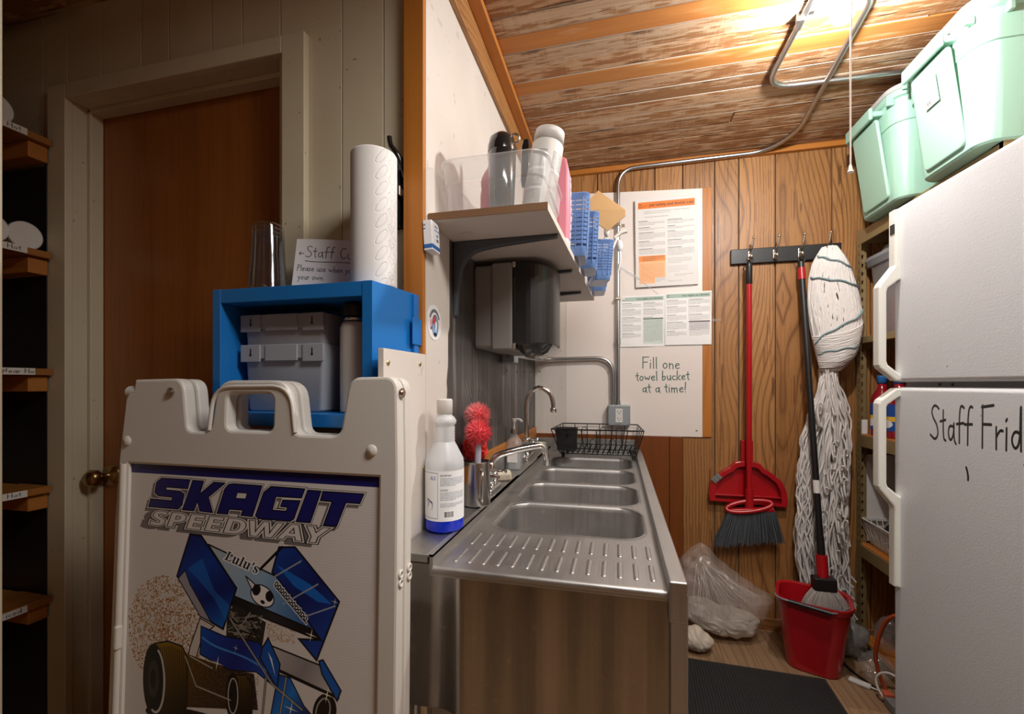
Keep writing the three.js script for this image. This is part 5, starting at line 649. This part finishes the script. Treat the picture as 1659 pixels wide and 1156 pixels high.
{
  const b = thing('plastic_trash_bag', 'crumpled clear plastic bag propped on the floor beside the sink', 'bag', [0.42, 0.0, -2.22]);
  const shard = (g, a) => toCreasedNormals(g, a);
  mesh('film', shard(crumple([0.215, 0.148, 0.125, 0.127, 0.152, 0.25, 0.24, 0.22, 0.2, 0.19, 0.185, 0.185, 0.19, 0.195, 0.2, 0.2], 0.1, 3, 22, 26).translate(0.05, 0.2, 0), 0.2), M.film, b);
  mesh('inner_fold', shard(crumple([0.18, 0.12, 0.1, 0.1, 0.12, 0.2, 0.19, 0.17, 0.16, 0.15, 0.15, 0.15, 0.16, 0.16, 0.17, 0.17], 0.06, 11, 17, 20).translate(0.04, 0.2, 0.02), 0.2), M.film, b);
  mesh('contents', shard(crumple([0.17, 0.09, 0.05, 0.04, 0.04, 0.05, 0.09, 0.16, 0.17, 0.12, 0.09, 0.085, 0.085, 0.09, 0.12, 0.16], 0.08, 8, 11, 26).translate(0.04, 0.1, 0.0), 0.4), phys([0.8, 0.76, 0.7], 0.4, { transmission: 0.4, thickness: 0 }), b);
  const creases = []; for (let i = 0; i < 30; i++) { const a = -1.25 + i * 0.075 + rr(-0.03, 0.03), n = 7, pts = [], P0 = [-0.06 + 0.02 * rr(-1, 1), 0.41 + rr(-0.05, 0.01), 0.02]; const tx = mix(-0.12, 0.25, clamp((a + 1.25) / 2.2)), ty = mix(0.05, 0.22, clamp((a + 1.25) / 2.2)); const f = rr(0.5, 1), s0 = rr(0.02, 0.45); for (let j = 0; j <= n; j++) { const t = s0 + (f - s0) * j / n; pts.push([mix(P0[0], tx, t) + 0.002 * Math.sin(j * 2 + i), mix(P0[1], ty, t) + 0.002 * Math.cos(j * 1.7 + i), P0[2] + 0.085 * Math.sin(Math.PI * clamp(t * 0.75 + 0.05)) + 0.004 * Math.sin(j * 3 + i)]); } creases.push(tube(pts, rr(0.0006, 0.0017), 14, 5)); }
  mesh('creases', M_(creases), M.crease, b).userData.kind = 'stuff';
  solo('rag_bundle', crumple([0.075, 0.06, 0.05, 0.055, 0.06, 0.055, 0.06, 0.07, 0.075, 0.06, 0.05, 0.045, 0.045, 0.05, 0.055, 0.065], 0.055, 15, 11, 28).translate(0.335, 0.052, -2.08), std([0.55, 0.47, 0.38], 0.75), 'small pale wrapped bundle in front of the clear plastic bag', 'bundle');
  [[0.975, 0.075, -2.2, 0.075, 0.06, 'grey-tinted clear plastic bag lying behind the red bucket'], [0.995, 0.062, -2.03, 0.06, 0.05, 'crumpled clear plastic bag on the floor by the shelving foot'], [1.125, 0.125, -2.17, 0.08, 0.05, 'upright clear plastic bag on the lowest shelving board']].forEach(([x, y, z, r, t, l], i) => solo('crumpled_bag', crumple(Array.from({ length: 12 }, (_, j) => r * (0.8 + 0.35 * vn(j * 0.9, i * 3))), t, i * 5 + 2, 11, 26).translate(x, y, z), i ? M.film : phys([0.5, 0.49, 0.48], 0.15, { transmission: 0.6, thickness: 0 }), l, 'bag', 'clear plastic bags by the shelving'));
}
{
  const m = thing('floor_mat', 'black ribbed rubber mat in the aisle', 'mat', [0.47, 0, -1.4]); const w = 0.62;
  mesh('backing', RB(-0.315, 0.315, 0.0006, 0.006, -0.6, 0.605, 0.002, 1).rotateY(-0.03), std([0.018, 0.018, 0.018], 0.8), m);
  const gs = []; for (let i = 0; i < 55; i++) { const x = -0.303 + i * 0.0112; gs.push(new THREE.CylinderGeometry(0.0036, 0.0036, 1.18, 6, 1).rotateX(Math.PI / 2).scale(1, 1.1, 1).translate(x, 0.0062, 0)); }
  mesh('ribs', M_(gs).rotateY(-0.03), std([0.022, 0.022, 0.022], 0.5), m).userData.kind = 'stuff';
}
// ---------- refrigerator ----------
{
  const f = thing('refrigerator', 'white top-freezer refrigerator with handwritten marker on its door', 'refrigerator', [0.77, 0, -1.487]); f.rotation.y = 0.045;
  // local: x into the cabinet, z towards the near side
  const W = 0.74, bx = (x0, x1, y0, y1, z0, z1, r = 0.006, s = 3) => RB(x0, x1, y0, y1, -z1, -z0, r, s);
  mesh('cabinet', bx(0.066, 0.69, 0.03, 1.672, 0.004, W - 0.004, 0.006, 2), M.fridge, f);
  const mk = (w, h, draw) => { const t = canvasTex(w, h, draw); return phys([0.8, 0.82, 0.84], 0.32, { map: t, bumpMap: T.pebble, bumpScale: 0.00013 }); };
  const spots = (x, w, h, n) => { x.fillStyle = '#f4f4f4'; x.fillRect(0, 0, w, h); for (let i = 0; i < n; i++) { x.fillStyle = `rgba(90,70,50,${0.3 + rnd() * 0.5})`; x.beginPath(); x.ellipse(rnd() * w, rnd() * h, 1 + rnd() * 2.5, 1 + rnd() * 2, 0, 0, 7); x.fill(); } };
  const doorUV = (g, y0, y1) => { const p = g.attributes.position, uv = new Float32Array(p.count * 2); for (let i = 0; i < p.count; i++) { uv[2 * i] = p.getZ(i) / W; uv[2 * i + 1] = (p.getY(i) - y0) / (y1 - y0); } g.setAttribute('uv', new THREE.BufferAttribute(uv, 2)); return g; };
  const T2 = T.pebble.clone(); T2.repeat.set(W / 0.16, 1.1 / 0.16); const T3 = T.pebble.clone(); T3.repeat.set(W / 0.16, 0.5 / 0.16);
  const m1 = mk(1024, 700, (x, w, h) => spots(x, w, h, 5)), m2 = mk(1024, 1480, (x, w, h) => { spots(x, w, h, 14); const s = w / W; x.strokeStyle = '#23211f'; x.lineWidth = 9; x.lineCap = x.lineJoin = 'round'; x.save(); x.scale(0.62, 1); hand(x, 'Staff Fridge', 0.142 / 0.62 * s, (1.172 - 1.04) * s, 0.088 * s, -0.01, 0.06); x.restore(); x.lineWidth = 7; x.beginPath(); x.moveTo(0.255 * s, (1.172 - 0.99) * s); x.quadraticCurveTo(0.262 * s, 0.2 * s, 0.26 * s, 0.21 * s); x.stroke(); });
  m1.bumpMap = T3; m2.bumpMap = T2;
  const fd = mesh('freezer_door', doorUV(bx(0, 0.06, 1.186, 1.682, 0, W, 0.012, 4), 1.186, 1.682), m1, f);
  const ld = mesh('lower_door', doorUV(bx(0, 0.06, 0.09, 1.172, 0, W, 0.012, 4), 0.09, 1.172), m2, f);
  mesh('gasket', bx(0.058, 0.068, 0.1, 1.67, 0.008, W - 0.008, 0.001, 1), M.grey, f);
  mesh('mullion', bx(0.03, 0.066, 1.17, 1.188, 0.004, W - 0.02, 0.001, 1), M.greyMid, f); for (const z of [0.13, 0.17]) mesh('screw', new THREE.CylinderGeometry(0.004, 0.004, 0.003, 10).rotateZ(Math.PI / 2).translate(0.0295, 1.179, z), M.black, f);
  mesh('kick_grille', bx(0.05, 0.075, 0.0, 0.085, 0.02, W - 0.02, 0.002, 1), M.grey, f);
  const hs = (pts) => { const s = new THREE.Shape(); pts.forEach(([x, y], i) => (i ? s.lineTo(x, y) : s.moveTo(x, y))); s.closePath(); return s; };
  const handleG = (pts, w = 0.03) => extrude(hs(pts), w, 0.005).translate(0, 0, 0.002);
  mesh('freezer_handle', handleG([[0.004, 1.676], [-0.014, 1.672], [-0.014, 1.515], [-0.05, 1.465], [-0.054, 1.455], [-0.054, 1.235], [-0.05, 1.225], [-0.012, 1.19], [0.004, 1.188], [0.004, 1.205], [-0.004, 1.212], [-0.03, 1.235], [-0.033, 1.245], [-0.033, 1.44], [-0.03, 1.452], [-0.005, 1.472], [0.004, 1.475]]), M.handle, fd);
  mesh('lower_handle', handleG([[0.004, 1.17], [-0.012, 1.168], [-0.05, 1.135], [-0.054, 1.125], [-0.054, 0.89], [-0.05, 0.88], [-0.016, 0.835], [-0.014, 0.825], [-0.014, 0.61], [0.004, 0.605], [0.004, 0.862], [-0.005, 0.868], [-0.03, 0.89], [-0.033, 0.9], [-0.033, 1.115], [-0.03, 1.122], [-0.005, 1.142], [0.004, 1.146]]), M.handle, ld);
  mesh('badge', RB(-0.0155, -0.0135, 1.605, 1.632, -0.03, -0.012, 0.0005, 1), M.black, fd);
}
// ---------- steel shelving, totes and the things on it ----------
{
  const s = thing('steel_shelving', 'tan steel shelving unit with punched posts beside the refrigerator', 'shelving', [1.27, 0, -1.92]);
  const flange = (w, flip) => { const sh = poly([[0, 0], [w, 0], [w, 1.875], [0, 1.875]]); for (let y = 0.03; y < 1.86; y += 0.0385) { const h = new THREE.Path(), c = w * 0.55; h.absarc(c, y, 0.0052, -0.6, Math.PI + 0.6, false); h.lineTo(c - 0.0024, y - 0.013); h.lineTo(c + 0.0024, y - 0.013); h.closePath(); sh.holes.push(h); } return extrude(sh, 0.0022, 0, 5); };
  const fa = flange(0.036), fb = flange(0.036);
  for (const [x, d, sx, sz] of [[1.06, 2.318, 1, 1], [1.06, 1.535, 1, -1], [1.475, 2.318, -1, 1], [1.475, 1.535, -1, -1]]) part('post', M_(fa.clone().scale(sx, 1, 1).translate(x, 0, -d), fb.clone().rotateY(-Math.PI / 2).scale(1, 1, sz).translate(x, 0, -d)), M.tan, s);
  for (const y of [1.868, 1.392, 0.955, 0.462, 0.045]) {
    part('board', uvm(RB(1.066, 1.47, y - 0.014, y, 1.54, 2.312, 0.002, 1), 'z', y), M.particle, s);
    for (const [a, b, c, e] of [[1.0575, 1.064, 1.545, 2.306], [1.47, 1.476, 1.545, 2.306]]) part('beam', RB(a, b, y - (y > 1.8 ? 0.06 : y > 1.3 ? 0.03 : 0.055), y - 0.002, c, e, 0.0015, 1), M.tan, s);
    for (const d of [1.538, 2.31]) part('beam', RB(1.066, 1.47, y - 0.05, y - 0.015, d, d + 0.005, 0.001, 1), M.tan, s);
  }
}
function toteAt(label, [x, y, z]) { // end with the grip faces the aisle (-x)
  const t = thing('storage_tote', label, 'tote', [x, y, z], 'mint storage totes on the steel shelving'), w = 0.5, d = 0.365;
  const tb = mesh('tub', loft([[0, w * 0.8, d * 0.72, 0.035], [0.006, w * 0.83, d * 0.76, 0.045], [0.03, w * 0.85, d * 0.785, 0.05], [0.27, w * 0.92, d * 0.88, 0.055], [0.272, w * 0.935, d * 0.9, 0.056], [0.355, w * 0.955, d * 0.93, 0.058], [0.36, w * 0.985, d * 0.97, 0.06], [0.385, w * 0.99, d * 0.98, 0.062], [0.385, w * 0.94, d * 0.91, 0.055], [0.01, w * 0.8, d * 0.72, 0.04]], { n: 9, crease: 0.35 }), M.mint, t);
  mesh('lid', loft([[0.38, w * 1.0, d * 0.995, 0.064], [0.386, w * 1.015, d * 1.015, 0.066], [0.396, w * 1.01, d * 1.01, 0.066], [0.402, w * 0.97, d * 0.96, 0.06], [0.396, w * 0.9, d * 0.86, 0.05]], { n: 9, crease: 0.5 }), M.lid, t);
  const pan = extrude(rrect(-0.085, 0.02, 0.085, 0.33, 0.02), 0.012, 0.004).rotateY(-Math.PI / 2).rotateZ(0.135).translate(-w * 0.41, 0.0, 0);
  mesh('end_panel', pan, M.mint, tb);
  mesh('grip', M_(RB(-w * 0.5 - 0.03, -w * 0.47, 0.332, 0.352, -0.09, 0.09, 0.006, 2), RB(-w * 0.5 - 0.034, -w * 0.5 - 0.02, 0.32, 0.366, -0.092, 0.092, 0.006, 2)), M.mint, tb);
  for (const zz of [-0.14, 0.14]) mesh('rib', RB(-w * 0.5 - 0.004, -w * 0.46, 0.335, 0.372, zz - 0.006, zz + 0.006, 0.002, 1), M.mint, tb);
  for (const xx of [-0.17, -0.05, 0.08]) mesh('rib', RB(xx - 0.006, xx + 0.006, 0.335, 0.372, -d * 0.5 - 0.002, -d * 0.46, 0.002, 1), M.mint, tb);
  return t;
}
toteAt('mint green storage tote with grey lid, nearer the back wall', [1.215, 1.869, -2.04]);
{
  const t = toteAt('mint green storage tote with grey lid and white paper label', [1.215, 1.869, -1.665]);
  const lt = canvasTex(200, 280, (x, w, h) => { x.fillStyle = '#ece9e6'; x.fillRect(0, 0, w, h); greek(x, 20, 34, 170, 1, 14, '#333', 16); greek(x, 20, 70, 180, 3, 14, '#555', 5); greek(x, 20, 140, 180, 4, 14, '#777', 5); for (let i = 0; i < 16; i++) { x.fillStyle = '#222'; x.fillRect(24 + i * 4, 216, rnd() > 0.5 ? 3 : 1.5, 42); } });
  mesh('paper_label', new THREE.PlaneGeometry(0.062, 0.088).rotateY(-Math.PI / 2).rotateZ(0.135).translate(-0.2562, 0.235, 0.005), new THREE.MeshStandardMaterial({ map: lt, roughness: 0.6, side: THREE.DoubleSide }), t);
  solo('yellow_board', uvm(RB(1.08, 1.3, 1.8695, 1.874, 1.46, 1.5, 0.001, 1), 'x'), M.pine, 'strip of yellow wood under the labelled mint tote', 'board');
  const c = thing('clear_tote', 'clear storage tote with grey lid on the upper shelving board', 'tote', [1.245, 1.3935, -2.085]);
  mesh('tub', loft([[0, 0.26, 0.36, 0.03], [0.005, 0.27, 0.37, 0.035], [0.31, 0.31, 0.42, 0.04], [0.31, 0.305, 0.415, 0.04], [0.008, 0.262, 0.362, 0.03]], { n: 6 }), M.frosted, c); mesh('lid', loft([[0.305, 0.325, 0.44, 0.04], [0.33, 0.345, 0.46, 0.045], [0.345, 0.34, 0.455, 0.045], [0.36, 0.27, 0.36, 0.04], [0.385, 0.25, 0.34, 0.04]], { n: 6, crease: 0.5 }), std([0.27, 0.28, 0.3], 0.5), c);
  mesh('contents', new RoundedBoxGeometry(0.22, 0.16, 0.32, 3, 0.03).translate(0, 0.09, 0), std([0.3, 0.08, 0.1], 0.7), c); mesh('contents', new RoundedBoxGeometry(0.2, 0.1, 0.26, 3, 0.03).translate(0, 0.22, 0), std([0.42, 0.12, 0.08], 0.7), c);
  mesh('paper_label', M_(new THREE.PlaneGeometry(0.1, 0.07).rotateY(-Math.PI / 2).rotateZ(0.065).translate(-0.152, 0.215, 0.06), new THREE.PlaneGeometry(0.09, 0.1).rotateY(-Math.PI / 2).rotateZ(0.065).translate(-0.146, 0.11, 0.07)), std([0.7, 0.66, 0.6], 0.7, { side: THREE.DoubleSide }), c);
  const rb = (x, z, label) => { const b = thing('syrup_bottle', label, 'bottle', [x, 0.956, z], 'red drink bottles on the shelving'); const bl = canvasTex(512, 256, (q, w, h) => { q.fillStyle = '#1d4fa0'; q.fillRect(0, 0, w, h); q.fillStyle = '#f0c238'; q.fillRect(0, 118, w, 46); q.fillStyle = '#eef0f4'; q.font = 'bold 64px sans-serif'; for (const o of [20, 280]) { q.fillText('T', o, 90); q.beginPath(); q.ellipse(o + 90, 190, 60, 40, 0, 0, 7); q.fill(); } }); mesh('bottle', lathe([[0, 0], [0.038, 0], [0.041, 0.005], [0.041, 0.15], [0.036, 0.175], [0.018, 0.205], [0.016, 0.23], [0, 0.23]], 28), phys([0.28, 0.008, 0.02], 0.12, { clearcoat: 0.6 }), b); mesh('label', new THREE.CylinderGeometry(0.0416, 0.0416, 0.11, 32, 1, true).translate(0, 0.085, 0), new THREE.MeshStandardMaterial({ map: bl, roughness: 0.4 }), b); mesh('cap', lathe([[0, 0.262], [0.017, 0.262], [0.019, 0.258], [0.019, 0.228], [0, 0.228]], 20), std([0.03, 0.18, 0.5], 0.4), b); };
  rb(1.122, -2.245, 'red drink bottle with blue cap nearer the back wall on the shelving'); rb(1.13, -2.14, 'red drink bottle with blue cap nearer the refrigerator on the shelving');
  solo('white_card', B(1.07, 1.092, 0.956, 1.02, 2.299, 2.303), M.paper, 'small white card leaning by the shelving post', 'card');
  const bk = thing('white_basket', 'white slotted plastic basket of black items on the lower shelving board', 'basket', [1.172, 0.463, -2.185]), bars = [];
  mesh('base', loft([[0, 0.14, 0.2, 0.02], [0.012, 0.15, 0.21, 0.02]]), M.offwhite, bk); mesh('rim', loft([[0.1, 0.2, 0.27, 0.03], [0.112, 0.206, 0.276, 0.03], [0.112, 0.19, 0.26, 0.028], [0.1, 0.19, 0.26, 0.028]], { capB: false, capT: false }), M.offwhite, bk);
  for (let i = 0; i < 12; i++) { const z = -0.12 + i * 0.022; for (const sx of [-1, 1]) bars.push(bar([sx * 0.073, 0.008, z * 0.8], [sx * 0.098, 0.104, z + 0.02], 0.0022, 5), bar([sx * 0.073, 0.008, z * 0.8], [sx * 0.098, 0.104, z - 0.02], 0.0022, 5)); } for (let i = 0; i < 8; i++) { const x = -0.08 + i * 0.022; for (const sz of [-1, 1]) bars.push(bar([x * 0.8, 0.008, sz * 0.104], [x, 0.104, sz * 0.133], 0.0022, 5)); }
  mesh('lattice', M_(bars), M.offwhite, bk).userData.kind = 'stuff';
  solo('black_bundle', crumple([0.075, 0.065, 0.055, 0.065, 0.075, 0.065, 0.055, 0.065], 0.08, 4, 7, 24).translate(1.175, 0.555, -2.17), M.blackGloss, 'bundle of black plastic items in the white basket', 'bundle');
  solo('white_folder', RB(1.1, 1.4, 0.463, 0.86, 2.328, 2.338, 0.004, 2), M.offwhite, 'white plastic tray standing upright behind the white basket', 'tray');
  solo('dark_crate', RB(1.13, 1.42, 0.463, 0.74, 1.62, 1.85, 0.012, 2), M.black, 'black crate on the lower shelving board beside the basket', 'crate');
  solo('orange_cord', tube([[1.02, 0.36, -1.75], [0.975, 0.3, -1.8], [0.955, 0.18, -1.83], [0.965, 0.09, -1.84], [0.99, 0.015, -1.82], [1.02, 0.008, -1.72], [1.05, 0.008, -1.6]], 0.007, 40, 8).translate(0, 0, -0.12), M.orangeCord, 'orange extension cord hanging beside the refrigerator', 'cord');
  solo('black_cable', tube([[0.92, 0.006, -2.2], [0.93, 0.006, -2.08], [0.97, 0.006, -1.97], [1.0, 0.006, -1.88], [0.96, 0.006, -1.8], [1.0, 0.006, -1.68]], 0.0045, 40, 8), M.black, 'thin black cord snaking over the floor behind the bucket', 'cord');
  solo('white_cable', tube([[1.01, 0.1, -1.76], [0.97, 0.11, -1.79], [0.945, 0.075, -1.81], [0.95, 0.03, -1.79], [0.98, 0.006, -1.74], [1.03, 0.006, -1.66]], 0.0042, 30, 8).translate(0, 0, -0.12), M.offwhite, 'loop of thin white cord by the refrigerator foot', 'cord');
  const pl = thing('white_scraper', 'small white plastic scraper lying on the vinyl floor', 'tool', [0.935, 0.001, -1.99]); pl.rotation.y = -0.6; mesh('blade', RB(-0.05, 0.02, 0, 0.012, -0.014, 0.014, 0.004, 2), M.offwhite, pl); mesh('tail', bar([0.018, 0.006, 0], [0.075, 0.005, 0.004], 0.0035, 8), M.offwhite, pl);
  const pg = thing('plug_adapter', 'grey plug adapter with an orange end on the floor', 'plug', [0.968, 0, -1.885]); mesh('body', new RoundedBoxGeometry(0.034, 0.034, 0.06, 2, 0.005).translate(0, 0.017, 0.02), M.grey, pg); mesh('orange_end', new RoundedBoxGeometry(0.032, 0.03, 0.03, 2, 0.006).translate(0, 0.03, -0.016), std([0.6, 0.12, 0.05], 0.5), pg);
}
renderer.render(scene, camera);
